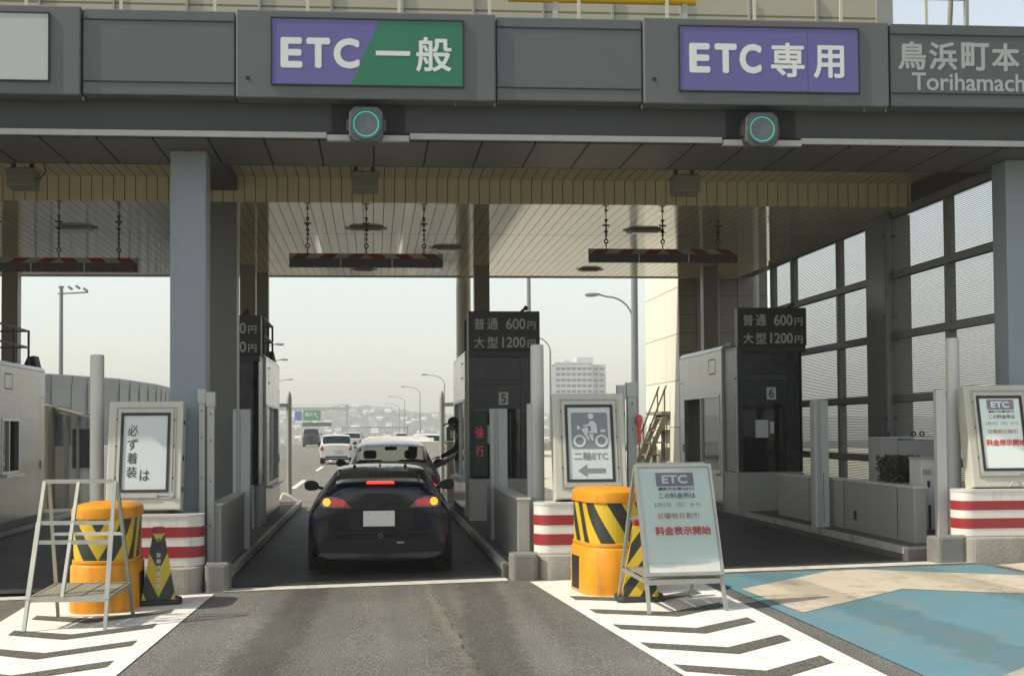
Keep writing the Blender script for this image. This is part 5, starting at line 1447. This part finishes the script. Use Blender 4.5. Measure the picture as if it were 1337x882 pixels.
def patch(bvh, polyxz, yfrom, name, m, parent, lift=0.007, cuts=3, back=0.012, dirn=1):
    """a lamp, pane or plate lying on the car's own surface: outline in (x, z) pressed onto the body along y"""
    bm = bmesh.new()
    bm.faces.new([bm.verts.new((x, 0, z)) for x, z in polyxz])
    bmesh.ops.triangulate(bm, faces=bm.faces)
    bmesh.ops.subdivide_edges(bm, edges=bm.edges, cuts=cuts, use_grid_fill=True)
    for v in bm.verts:
        h = bvh.ray_cast(Vector((v.co.x, yfrom, v.co.z)), Vector((0, dirn, 0)))
        v.co.y = (h[0].y if h[0] is not None else yfrom + dirn * 0.9) - dirn * lift
    bmesh.ops.recalc_face_normals(bm, faces=bm.faces)
    r_ = bmesh.ops.extrude_face_region(bm, geom=list(bm.faces))
    for e in r_['geom']:
        if isinstance(e, bmesh.types.BMVert): e.co.y += dirn * back
    bmesh.ops.recalc_face_normals(bm, faces=bm.faces)
    off = Vector((0, 0, 0)); p = parent
    while p is not None: off += p.location; p = p.parent
    for v in bm.verts: v.co -= off
    me = bpy.data.meshes.new(name); bm.to_mesh(me); bm.free(); me.materials.append(M[m])
    for p in me.polygons: p.use_smooth = True
    me.set_sharp_from_angle(angle=R(40))
    o = bpy.data.objects.new(name, me); COL.objects.link(o); o.parent = parent
    return o

def wheel(parent, x, y, zg, r, wdt, side, rimmed=True):
    b = MB().lathe(0, 0, [(r * 0.62, -wdt / 2), (r * 0.94, -wdt / 2), (r, -wdt / 2 + 0.02), (r, wdt / 2 - 0.02), (r * 0.94, wdt / 2), (r * 0.62, wdt / 2)], 28)
    T = Matrix.Translation((x, y, zg + r)) @ Matrix.Rotation(R(90), 4, 'Y')
    w_ = b.xf(T).build('wheel', 'tyre', parent, smooth=True)
    if rimmed: MB().lathe(0, 0, [(r * 0.63, -wdt / 2 - 0.004), (r * 0.63, wdt / 2 + 0.004)], 24).xf(T).build('rim', 'rim', w_)
    return w_

def mirror_ear(parent, cx, y, z, side, paint):
    x = cx + side
    s = 1 if side > 0 else -1
    b = MB()
    prof = [(0.0, 0.02), (0.03, 0.075), (0.09, 0.095), (0.17, 0.085), (0.20, 0.05), (0.19, -0.02), (0.13, -0.045), (0.03, -0.035)]
    b.prism_y([(x + s * a, z + c) for a, c in (prof if s > 0 else prof[::-1])], y, y + 0.10)
    b.bar((x - s * 0.06, y + 0.06, z - 0.02), (x + s * 0.06, y + 0.06, z + 0.01), 0.05, 0.04)
    return b.build('side_mirror', paint, parent, bevel=0.02, smooth=True, seg=3)

# --- the dark hatchback waiting in the lane (seen from behind)
CX, CY = 0.075, 17.02; ZG = gz(CX)
t = thing('hatchback', 'dark navy sporty hatchback with lit brake and amber lamps waiting at booth 5', 'car', (CX, CY + 2, ZG))
ST = [(0.00, .74, .815, .765, .47, .18, .46, .765, 1.015), (0.05, .78, .86, .805, .50, .13, .48, .805, 1.072), (0.16, .81, .872, .815, .52, .12, .50, .825, 1.100), (0.34, .82, .875, .81, .525, .12, .52, .845, 1.125),
      (0.58, .82, .875, .80, .525, .12, .54, .87, 1.185), (0.92, .82, .87, .79, .525, .12, .54, .90, 1.250), (1.15, .82, .87, .78, .53, .12, .54, .90, 1.268), (1.75, .82, .87, .78, .54, .12, .54, .91, 1.268),
      (2.35, .82, .87, .78, .55, .12, .54, .91, 1.245), (2.62, .82, .87, .78, .56, .12, .54, .90, 1.20), (3.25, .82, .865, .78, .66, .12, .54, .87, .96), (3.40, .82, .86, .76, .64, .12, .54, .85, .90),
      (4.05, .79, .84, .70, .58, .15, .50, .74, .79), (4.35, .70, .74, .60, .48, .22, .46, .62, .66)]
ST = [(q[0], q[1] * .965, q[2] * .965, q[3] * .965) + q[4:] for q in ST]
_, bv = car_shell(t, CX, CY, ZG, ST, 'car_glass', 'car_black', glass_side=(5, 6, 7, 8), glass_top=(9,))
X = lambda a: CX + a
Zz = lambda a: ZG + a
yf = CY - 2
patch(bv, [(X(-.46), Zz(1.118)), (X(.46), Zz(1.118)), (X(.445), Zz(1.17)), (X(.40), Zz(1.243)), (X(-.40), Zz(1.243)), (X(-.445), Zz(1.17))], yf, 'rear_window', 'car_glass', t, cuts=5)
patch(bv, [(X(-.36), Zz(.785)), (X(.36), Zz(.785)), (X(.47), Zz(.93)), (X(.44), Zz(1.035)), (X(-.44), Zz(1.035)), (X(-.47), Zz(.93))], yf, 'lower_rear_window', 'car_glass', t, cuts=5, lift=0.004)
sp = MB()
for i, (a, c) in enumerate(zip(range(12), range(1, 13))):
    pass
pts = [(-.52, 1.055), (-.44, 1.078), (-.2, 1.09), (.2, 1.09), (.44, 1.078), (.52, 1.055)]
vs = []
for x, z in pts:
    yb = CY - 0.04 + 0.10 * (abs(x) / .52) ** 3
    vs += [(X(x), yb, Zz(z - .014)), (X(x), yb - 0.005, Zz(z + .006)), (X(x), yb + 0.22, Zz(z + .036)), (X(x), yb + 0.22, Zz(z - .03))]
sp.add(vs, [(i * 4 + k, i * 4 + (k + 1) % 4, (i + 1) * 4 + (k + 1) % 4, (i + 1) * 4 + k) for i in range(5) for k in range(4)] + [(3, 2, 1, 0), (20, 21, 22, 23)])
spo = sp.build('spoiler', 'car_black', t, bevel=0.006, smooth=True)
br = MB()
br.prism_y([(X(-.165), Zz(1.066)), (X(.165), Zz(1.066)), (X(.15), Zz(1.100)), (X(-.15), Zz(1.100))], CY - 0.056, CY - 0.02).build('brake_lamp', 'lit_red', spo, bevel=0.004)
for k in range(9):
    x = -.14 + k * .035
    MB().box(X(x) - 0.0025, X(x) + 0.0025, CY - 0.0585, CY - 0.0565, Zz(1.070), Zz(1.097)).build('lamp_rib', 'tail_red', spo)
for s in (-1, 1):
    def S(p): return [(X(s * a), Zz(c)) for a, c in (p if s > 0 else p[::-1])]
    tl = patch(bv, S([(.335, .790), (.66, .795), (.700, .825), (.705, .885), (.66, .925), (.50, .915), (.42, .880)]), yf, 'tail_light', 'tail_clear', t, cuts=4)
    disc = lambda cx_, cz_, r_: S([(cx_ + r_ * math.cos(R(a)), cz_ + r_ * math.sin(R(a))) for a in range(0, 360, 20)])
    patch(bv, disc(.622, .858, .046), yf, 'lit_lamp', 'lit_amber', tl, lift=0.012, cuts=1)
    patch(bv, disc(.525, .855, .044), yf, 'red_lens', 'tail_glow', tl, lift=0.011, cuts=1)
    patch(bv, disc(.443, .848, .037), yf, 'red_lens', 'tail_glow', tl, lift=0.011, cuts=1)
    wheel(t, X(s * .755), CY + 0.80, ZG, .305, .205, s); wheel(t, X(s * .755), CY + 3.40, ZG, .305, .205, s)
    mirror_ear(t, CX, CY + 2.55, Zz(.93), s * .80, 'car_black')
    MB().tube([(X(s * .31), CY + 0.98, Zz(1.235)), (X(s * .31), CY + 1.0, Zz(1.258))], [0.022, 0.014], 10).build('roof_mount_cap', 'car_trim', t)
patch(bv, [(X(-.60), Zz(.775)), (X(.60), Zz(.775)), (X(.61), Zz(.785)), (X(-.61), Zz(.785))], yf, 'hatch_gap', 'joint', t, lift=0.003, cuts=5)
patch(bv, [(X(-.60), Zz(.500)), (X(.60), Zz(.500)), (X(.60), Zz(.508)), (X(-.60), Zz(.508))], yf, 'bumper_gap', 'joint', t, lift=0.003, cuts=5)
for s in (-1, 1): patch(bv, [(X(s * .60 - .004), Zz(.505)), (X(s * .60 + .004), Zz(.505)), (X(s * .605 + .004), Zz(.78)), (X(s * .605 - .004), Zz(.78))], yf, 'hatch_gap', 'joint', t, lift=0.003, cuts=4)
patch(bv, [(X(-.36), Zz(.535)), (X(.36), Zz(.535)), (X(.40), Zz(.745)), (X(-.40), Zz(.745))], yf, 'plate_recess', 'car_trim', t, lift=0.0035, cuts=3)
patch(bv, [(X(-.70), Zz(.27)), (X(.70), Zz(.27)), (X(.74), Zz(.36)), (X(.66), Zz(.40)), (X(.50), Zz(.435)), (X(-.50), Zz(.435)), (X(-.66), Zz(.40)), (X(-.74), Zz(.36))], yf, 'bumper_shade', 'car_trim', t, lift=0.006, cuts=4)  # black patch painting in the shade low on the bumper
p = MB().box(X(-.20), X(.165), CY - 0.045, CY - 0.030, Zz(.575), Zz(.755)).build('number_plate', 'plate', t, bevel=0.003)
for x in (-.135, .095): MB().cyl(0, 0, 0, .004, .010, 10).xf(Matrix.Translation((X(x), CY - 0.046, Zz(.722))) @ Matrix.Rotation(R(90), 4, 'X')).build('plate_bolt', 'guard', p)
MB().tube([(X(0), CY + 1.05, Zz(1.25)), (X(0), CY + 1.02, Zz(1.275))], [0.014, 0.005], 8).build('roof_aerial', 'car_trim', t)
for k in range(4): MB().box(X(.19 + k * .022), X(.205 + k * .022), CY - 0.02, CY - 0.004, Zz(.375), Zz(.395)).build('badge', 'guard', t)
MB().ring_y(X(0), Zz(.465), .018, .028, CY - 0.022, CY - 0.004, 16).build('badge', 'signal_body', t)
MB().bar((X(-.02), CY - 0.05, Zz(.80)), (X(.22), CY - 0.05, Zz(.845)), 0.012, 0.012).build('rear_wiper', 'car_trim', t)

# --- silver car being served at the booth: windows one can look through
CX2, CY2 = 0.31, 25.4; ZG2 = gz(CX2)
t = thing('sedan', 'silver car stopped beside the booth attendant with its driver reaching out', 'car', (CX2, CY2 + 2, ZG2))
ST2 = [(0.00, .70, .80, .72, .58, .26, .55, .86, .93), (0.08, .78, .85, .76, .62, .20, .58, .93, 1.00), (0.30, .82, .87, .80, .66, .18, .60, .96, 1.06), (0.42, .82, .87, .80, .655, .18, .60, .965, 1.12),
       (0.80, .83, .87, .80, .61, .18, .60, .975, 1.40), (0.95, .83, .87, .80, .60, .18, .60, .975, 1.45), (1.7, .83, .87, .80, .60, .18, .60, .975, 1.49), (1.82, .83, .87, .80, .60, .18, .60, .975, 1.49),
       (2.6, .83, .87, .80, .60, .18, .60, .975, 1.47), (2.78, .83, .87, .80, .61, .18, .60, .97, 1.43), (3.45, .83, .87, .80, .68, .18, .60, .95, 1.03), (3.6, .83, .87, .79, .66, .18, .60, .93, .97),
       (4.2, .80, .85, .74, .62, .20, .56, .80, .85), (4.45, .70, .75, .62, .5, .26, .5, .66, .70)]
_, bv2 = car_shell(t, CX2, CY2, ZG2, ST2, 'clear_glass', 'car_grey', glass_side=(4, 5, 7, 8), glass_top=(3, 9))
for s in (-1, 1):
    def S(p): return [(CX2 + s * a, ZG2 + c) for a, c in (p if s > 0 else p[::-1])]
    tl = patch(bv2, S([(.64, .60), (.80, .60), (.82, .78), (.80, .95), (.72, .97), (.66, .80)]), CY2 - 2, 'tail_light', 'tail_red', t, cuts=3)
    patch(bv2, S([(.66, .66), (.79, .66), (.78, .71), (.73, .75)]), CY2 - 2, 'lit_lamp', 'lit_red', tl, lift=0.012, cuts=2)
    wheel(t, CX2 + s * .75, CY2 + .8, ZG2, .30, .19, s); wheel(t, CX2 + s * .75, CY2 + 3.5, ZG2, .30, .19, s)
    mirror_ear(t, CX2, CY2 + 2.95, ZG2 + 1.02, s * .84, 'car_trim')
    st_ = MB().box(CX2 + s * .38 - .24, CX2 + s * .38 + .24, CY2 + 1.95, CY2 + 2.12, ZG2 + .45, ZG2 + 1.12); st_.box(CX2 + s * .38 - .12, CX2 + s * .38 + .12, CY2 + 1.97, CY2 + 2.08, ZG2 + 1.14, ZG2 + 1.30)
    st_.build('front_seat', 'seat', t, bevel=0.05)
MB().box(CX2 - .66, CX2 + .66, CY2 + .72, CY2 + .92, ZG2 + .45, ZG2 + 1.12).build('rear_seat', 'seat', t, bevel=0.05)
MB().box(CX2 - .68, CX2 + .68, CY2 + 2.9, CY2 + 3.2, ZG2 + .55, ZG2 + 1.0).build('dashboard', 'seat', t, bevel=0.04)
MB().box(CX2 - .10, CX2 + .13, CY2 + 2.60, CY2 + 2.64, ZG2 + 1.29, ZG2 + 1.36).build('inner_mirror', 'car_trim', t, bevel=0.015)
MB().bar((CX2 + .015, CY2 + 2.62, ZG2 + 1.36), (CX2 + .015, CY2 + 2.66, ZG2 + 1.44), 0.02).build('mirror_stalk', 'car_trim', t)
MB().box(CX2 - .60, CX2 + .60, CY2 + .52, CY2 + 0.72, ZG2 + 1.02, ZG2 + 1.05).build('parcel_shelf', 'seat', t)
MB().box(CX2 - .17, CX2 + .17, CY2 - 0.03, CY2 - 0.01, ZG2 + .62, ZG2 + .79).build('number_plate', 'plate', t)

# --- traffic beyond the gate
def far_car(cx, y, lab, paint, w_=1.66, h=1.48, L=3.9, hatch=True, yaw=0.0, name='hatchback_far', lights=True, glassm='car_glass', suv=False):
    zg = gz(cx, y)
    nm = 'minivan' if h > 1.6 else 'hatchback'
    t = thing(nm, lab, 'car', (cx, y, zg), 'cars driving off beyond the gate')
    k = w_ / 1.66; q = h / 1.48
    ST_ = [(0.00, .68 * k, .77 * k, .72 * k, .58 * k, .28, .55 * q, .86 * q, .95 * q), (0.05, .76 * k, .82 * k, .77 * k, .70 * k, .24, .58 * q, .90 * q, .985 * q), (0.09, .77 * k, .83 * k, .78 * k, .70 * k, .22, .60 * q, .92 * q, 1.01 * q),
           (0.26, .78 * k, .83 * k, .785 * k, .655 * k, .2, .60 * q, .94 * q, 1.40 * q), (0.40, .78 * k, .83 * k, .78 * k, .635 * k, .2, .60 * q, .95 * q, 1.46 * q), (L * .42, .78 * k, .83 * k, .77 * k, .62 * k, .2, .60 * q, .95 * q, 1.48 * q),
           (L * .60, .78 * k, .83 * k, .77 * k, .60 * k, .2, .60 * q, .94 * q, 1.44 * q), (L * .78, .78 * k, .83 * k, .77 * k, .66 * k, .2, .60 * q, .92 * q, 1.02 * q), (L * .96, .76 * k, .80 * k, .70 * k, .60 * k, .22, .56 * q, .76 * q, .84 * q), (L, .68 * k, .74 * k, .6 * k, .5 * k, .26, .5, .66 * q, .72 * q)]
    _, b = car_shell(t, cx, y, zg, ST_, glassm, paint, glass_side=(3, 4, 5), glass_top=(2, 6), subdiv=2)
    for s in (-1, 1):
        S = lambda p: [(cx + s * a * k, zg + c * q) for a, c in (p if s > 0 else p[::-1])]
        patch(b, S([(.60, .68), (.765, .68), (.78, .85), (.74, 1.0), (.68, .98)]), y - 2, 'tail_light', 'tail_red', t, cuts=2)
        wheel(t, cx + s * .72 * k, y + .7, zg, .29, .18, s); wheel(t, cx + s * .72 * k, y + L - .8, zg, .29, .18, s)
        mirror_ear(t, cx, y + L * .66, zg + .98 * q, s * .79 * k, 'car_trim')
    MB().box(cx - .17, cx + .17, y - .03, y - .012, zg + .66 * q, zg + .80 * q).build('number_plate', 'plate', t)
    MB().box(cx - .55 * k, cx + .55 * k, y - .035, y - .005, zg + .33, zg + .40).build('bumper_strip', 'car_trim', t)
    if suv: MB().lathe(0, 0, [(.30, 0), (.33, .03), (.33, .16), (.28, .18)], 20).xf(Matrix.Translation((cx, y + .02, zg + .85)) @ Matrix.Rotation(R(90), 4, 'X')).build('spare_wheel', 'tyre', t)
    t.rotation_euler.z = yaw
    return t
far_car(-1.86, 73.0, 'white hatchback with red tail lamps driving away left of the dark hatchback', 'car_white', 1.68, 1.50)
far_car(-6.25, 147.0, 'small dark four wheel drive car far ahead at the left', 'car_dark', 1.75, 1.85, 3.6, suv=True)
far_car(-1.75, 112.0, 'silver car just right of and beyond the white hatchback', 'car_grey', 1.70, 1.50, 4.2)
far_car(2.45, 66.0, 'white car beyond the roof of the silver car at the booth', 'car_white', 1.70, 1.46, 4.4)
far_car(3.6, 190.0, 'tiny grey car at the foot of the farthest lamps', 'car_grey', 1.7, 1.5, 4.2)
# flat-bed truck: pale tail board showing over the dark hatchback
zg = gz(.65, 34)
t = thing('flatbed_truck', 'white low flatbed truck ahead of the silver car at the booth', 'truck', (.65, 36, zg))
MB().box(-.29, 1.52, 34.0, 34.05, zg + .78, zg + 1.40).build('tailboard', 'white_panel', t, bevel=0.01)
for x in (-.29, 1.48): MB().box(x, x + .04, 34.06, 37.2, zg + .78, zg + 1.38).build('side_board', 'white_panel', t)
MB().box(-.27, 1.50, 34.06, 37.2, zg + .70, zg + .775).build('bed', 'white_panel', t)
MB().box(-.30, 1.53, 37.25, 37.3, zg + .70, zg + 1.46).build('headboard', 'white_panel', t)
MB().box(-.20, 1.43, 37.35, 38.9, zg + .35, zg + 1.50).build('cab', 'car_white', t, bevel=0.10)
MB().box(-.12, 1.35, 37.33, 37.349, zg + 1.05, zg + 1.40).build('cab_window', 'car_glass', t)
for x in (-.1, 1.33):
    wheel(t, x, 34.9, zg, .28, .18, 1); wheel(t, x, 38.2, zg, .28, .18, 1)
for x in (-.22, 1.30): MB().box(x, x + .16, 33.96, 33.999, zg + .62, zg + .74).build('tail_light', 'tail_red', t)
MB().box(.35, .80, 33.97, 34.0, zg + .48, zg + .66).build('number_plate', 'plate', t)

# ------------------------------------------------------------------ people
def skinned(name, nodes, edges, m, parent, sub=2):
    """continuous body grown over a stick skeleton: nodes (x,y,z,rx,ry)"""
    off = Vector((0, 0, 0)); p = parent
    while p is not None: off += p.location; p = p.parent
    me = bpy.data.meshes.new(name)
    me.from_pydata([tuple(Vector(q[:3]) - off) for q in nodes], edges, [])
    o = bpy.data.objects.new(name, me); COL.objects.link(o)
    o.modifiers.new('skin', 'SKIN'); sb = o.modifiers.new('sub', 'SUBSURF'); sb.levels = sub; sb.render_levels = sub
    for i, q in enumerate(nodes):
        sv = me.skin_vertices[0].data[i]; sv.radius = (q[3], q[4] if len(q) > 4 else q[3]); sv.use_root = (i == 0)
    ev = bpy.data.meshes.new_from_object(o.evaluated_get(bpy.context.evaluated_depsgraph_get()))
    bpy.data.objects.remove(o)
    ev.materials.clear(); ev.materials.append(M[m])
    for q in ev.polygons: q.use_smooth = True
    ob = bpy.data.objects.new(name, ev); COL.objects.link(ob); ob.parent = parent
    return ob
def hand(parent, wrist, direction, up, m='skin'):
    d = Vector(direction).normalized(); u = Vector(up); u = (u - d * u.dot(d)).normalized(); s = d.cross(u)
    w_ = Vector(wrist); nodes, edges = [], []
    def N(v, r): nodes.append((v.x, v.y, v.z, r)); return len(nodes) - 1
    a = N(w_, .026); b_ = N(w_ + d * .05, .034); edges.append((a, b_))
    for k, (o_, L) in enumerate(((-.030, .068), (-.010, .078), (.010, .074), (.028, .058))):
        k0 = N(w_ + d * .095 + s * o_, .0105); k1 = N(w_ + d * (.095 + L * .5) + s * o_ * 1.1 - u * .006, .0092); k2 = N(w_ + d * (.095 + L) + s * o_ * 1.1 - u * .022, .0078)
        edges += [(b_, k0), (k0, k1), (k1, k2)]
    t0 = N(w_ + d * .045 - s * .042, .012); t1 = N(w_ + d * .085 - s * .062 - u * .012, .010); edges += [(b_, t0), (t0, t1)]
    return skinned('hand', nodes, edges, m, parent, 1)
def head(parent, c, face, cap=None):
    c = Vector(c); f = Vector(face).normalized(); s = f.cross(Vector((0, 0, 1))).normalized(); u = s.cross(f)
    T = Matrix(((s.x, f.x, u.x, c.x), (s.y, f.y, u.y, c.y), (s.z, f.z, u.z, c.z), (0, 0, 0, 1)))
    b = MB(); n = 20; vs, fs = [], []
    rows = [(-.115, .045, .02), (-.10, .058, .02), (-.06, .066, .008), (-.02, .074, 0), (.03, .078, -.004), (.07, .072, -.008), (.10, .052, -.01), (.117, .02, -.01)]
    for z, r, fy in rows:
        for k in range(n):
            a = 2 * math.pi * k / n; bump = 0.0
            x, y = r * .92 * math.cos(a), r * 1.18 * math.sin(a) + fy
            if math.sin(a) > .93 and -.05 < z < .02: y += .022
            vs.append((x, y, z))
    for i in range(len(rows) - 1):
        for k in range(n): fs.append((i * n + k, i * n + (k + 1) % n, (i + 1) * n + (k + 1) % n, (i + 1) * n + k))
    fs += [tuple(range(n - 1, -1, -1)), tuple((len(rows) - 1) * n + k for k in range(n))]
    b.add(vs, fs)
    for sx in (-1, 1): b.box(sx * .074 - .008, sx * .074 + .008, -.02, .02, -.03, .03)
    h = b.xf(T).build('head', 'skin', parent, smooth=True)
    e = MB()
    for sx in (-1, 1): e.box(sx * .03 - .012, sx * .03 + .012, .078, .088, .005, .016)
    e.box(-.022, .022, .088, .095, -.068, -.060); e.xf(T).build('face_marks', 'hair', h)
    hr = MB(); vs, fs = [], []
    for z, r in ((-.06, .078), (.0, .084), (.05, .085), (.09, .070), (.122, .04), (.128, .006)):
        for k in range(n):
            a = 2 * math.pi * k / n; y = r * 1.2 * math.sin(a) - .012
            if z < .05: y = min(y, .03)
            vs.append((r * .98 * math.cos(a), y, z))
    for i in range(5):
        for k in range(n): fs.append((i * n + k, i * n + (k + 1) % n, (i + 1) * n + (k + 1) % n, (i + 1) * n + k))
    fs.append(tuple(5 * n + k for k in range(n)))
    hr.add(vs, fs).xf(T).build('cap' if cap else 'hair', cap or 'hair', parent, smooth=True)
    if cap: MB().prism_z(rrect(-.075, .075, .06, .19, .06), .045, .060).xf(T).build('cap_visor', cap, parent)
zb_ = 0.34
t = thing('person', 'booth attendant in a dark cap and yellow green vest leaning out of booth 5', 'person', (1.86, 27.1, zb_))
yA = 27.1
nodes = [(2.02, yA, 1.18, .13, .11), (1.90, yA, 1.42, .15, .12), (1.76, yA, 1.60, .16, .12), (1.70, yA, 1.67, .07), (1.66, yA, 1.73, .055),
         (2.04, yA - .10, .95, .09), (2.06, yA - .11, .62, .065), (2.06, yA - .11, zb_ + .05, .05), (2.0, yA - .12, zb_ + .03, .04),
         (2.04, yA + .10, .95, .09), (2.06, yA + .11, .62, .065), (2.06, yA + .11, zb_ + .05, .05), (2.0, yA + .12, zb_ + .03, .04),
         (1.72, yA - .19, 1.55, .065), (1.62, yA - .22, 1.32, .052), (1.40, yA - .16, 1.20, .042), (1.35, yA - .15, 1.18, .034),
         (1.74, yA + .19, 1.55, .065), (1.74, yA + .24, 1.28, .052), (1.64, yA + .18, 1.10, .040)]
edges = [(0, 1), (1, 2), (2, 3), (3, 4), (0, 5), (5, 6), (6, 7), (7, 8), (0, 9), (9, 10), (10, 11), (11, 12), (2, 13), (13, 14), (14, 15), (15, 16), (2, 17), (17, 18), (18, 19)]
nodes = [(q[0] - .12,) + tuple(q[1:]) for q in nodes]
skinned('body', nodes, edges, 'uniform', t)
head(t, (1.475, yA, 1.79), (-1, -.15, -.45), 'uniform')
hand(t, (1.23, yA - .15, 1.18), (-1, .1, -.15), (0, 0, 1))
vn = [(1.80, yA, 1.24, .19, .16), (1.70, yA, 1.42, .20, .17), (1.60, yA, 1.54, .19, .16)]
skinned('vest', vn, [(0, 1), (1, 2)], 'vest', t)
t = thing('person', 'driver in a grey shirt reaching an arm out of the silver car', 'person', (CX2 + .38, CY2 + 2.2, ZG2))
xd, yd = CX2 + .40, CY2 + 2.28
nodes = [(xd, yd, .58, .15, .12), (xd, yd - .10, .85, .16, .11), (xd + .01, yd - .14, 1.06, .16, .10), (xd + .02, yd - .13, 1.14, .06), (xd + .02, yd - .11, 1.20, .052),
         (xd - .10, yd + .40, .60, .085), (xd - .10, yd + .62, .42, .06), (xd + .10, yd + .40, .60, .085), (xd + .10, yd + .62, .42, .06),
         (xd + .20, yd - .12, 1.04, .062), (xd + .42, yd - .20, .98, .050), (xd + .66, yd - .24, 1.10, .042), (xd + .72, yd - .24, 1.13, .034),
         (xd - .20, yd - .10, 1.02, .062), (xd - .24, yd + .10, .80, .05), (xd - .12, yd + .38, .86, .04)]
edges = [(0, 1), (1, 2), (2, 3), (3, 4), (0, 5), (5, 6), (0, 7), (7, 8), (2, 9), (9, 10), (10, 11), (11, 12), (2, 13), (13, 14), (14, 15)]
skinned('body', nodes, edges, 'shirt', t)
head(t, (xd + .03, yd - .10, 1.30), (.6, 1, 0))
hand(t, (xd + .72, yd - .24, 1.13), (.85, .05, .5), (0, 0, 1))

# ------------------------------------------------------------------ the hazy air
hb = MB().box(-2500, 2500, -60, 2700, -28, 60).build('haze', 'ground')
hb['kind'] = 'stuff'; hb['label'] = 'pale haze lying over the road and far hills'; hb['category'] = 'haze'
hm = bpy.data.materials.new('haze_air'); hm.use_nodes = True
n, l = hm.node_tree.nodes, hm.node_tree.links
n.remove(n['Principled BSDF'])
pv = n.new('ShaderNodeVolumePrincipled')
pv.inputs['Color'].default_value = (0.98, 0.98, 0.95, 1); pv.inputs['Density'].default_value = 0.00075; pv.inputs['Anisotropy'].default_value = 0.0
l.new(pv.outputs[0], n['Material Output'].inputs['Volume'])
hb.data.materials.clear(); hb.data.materials.append(hm)
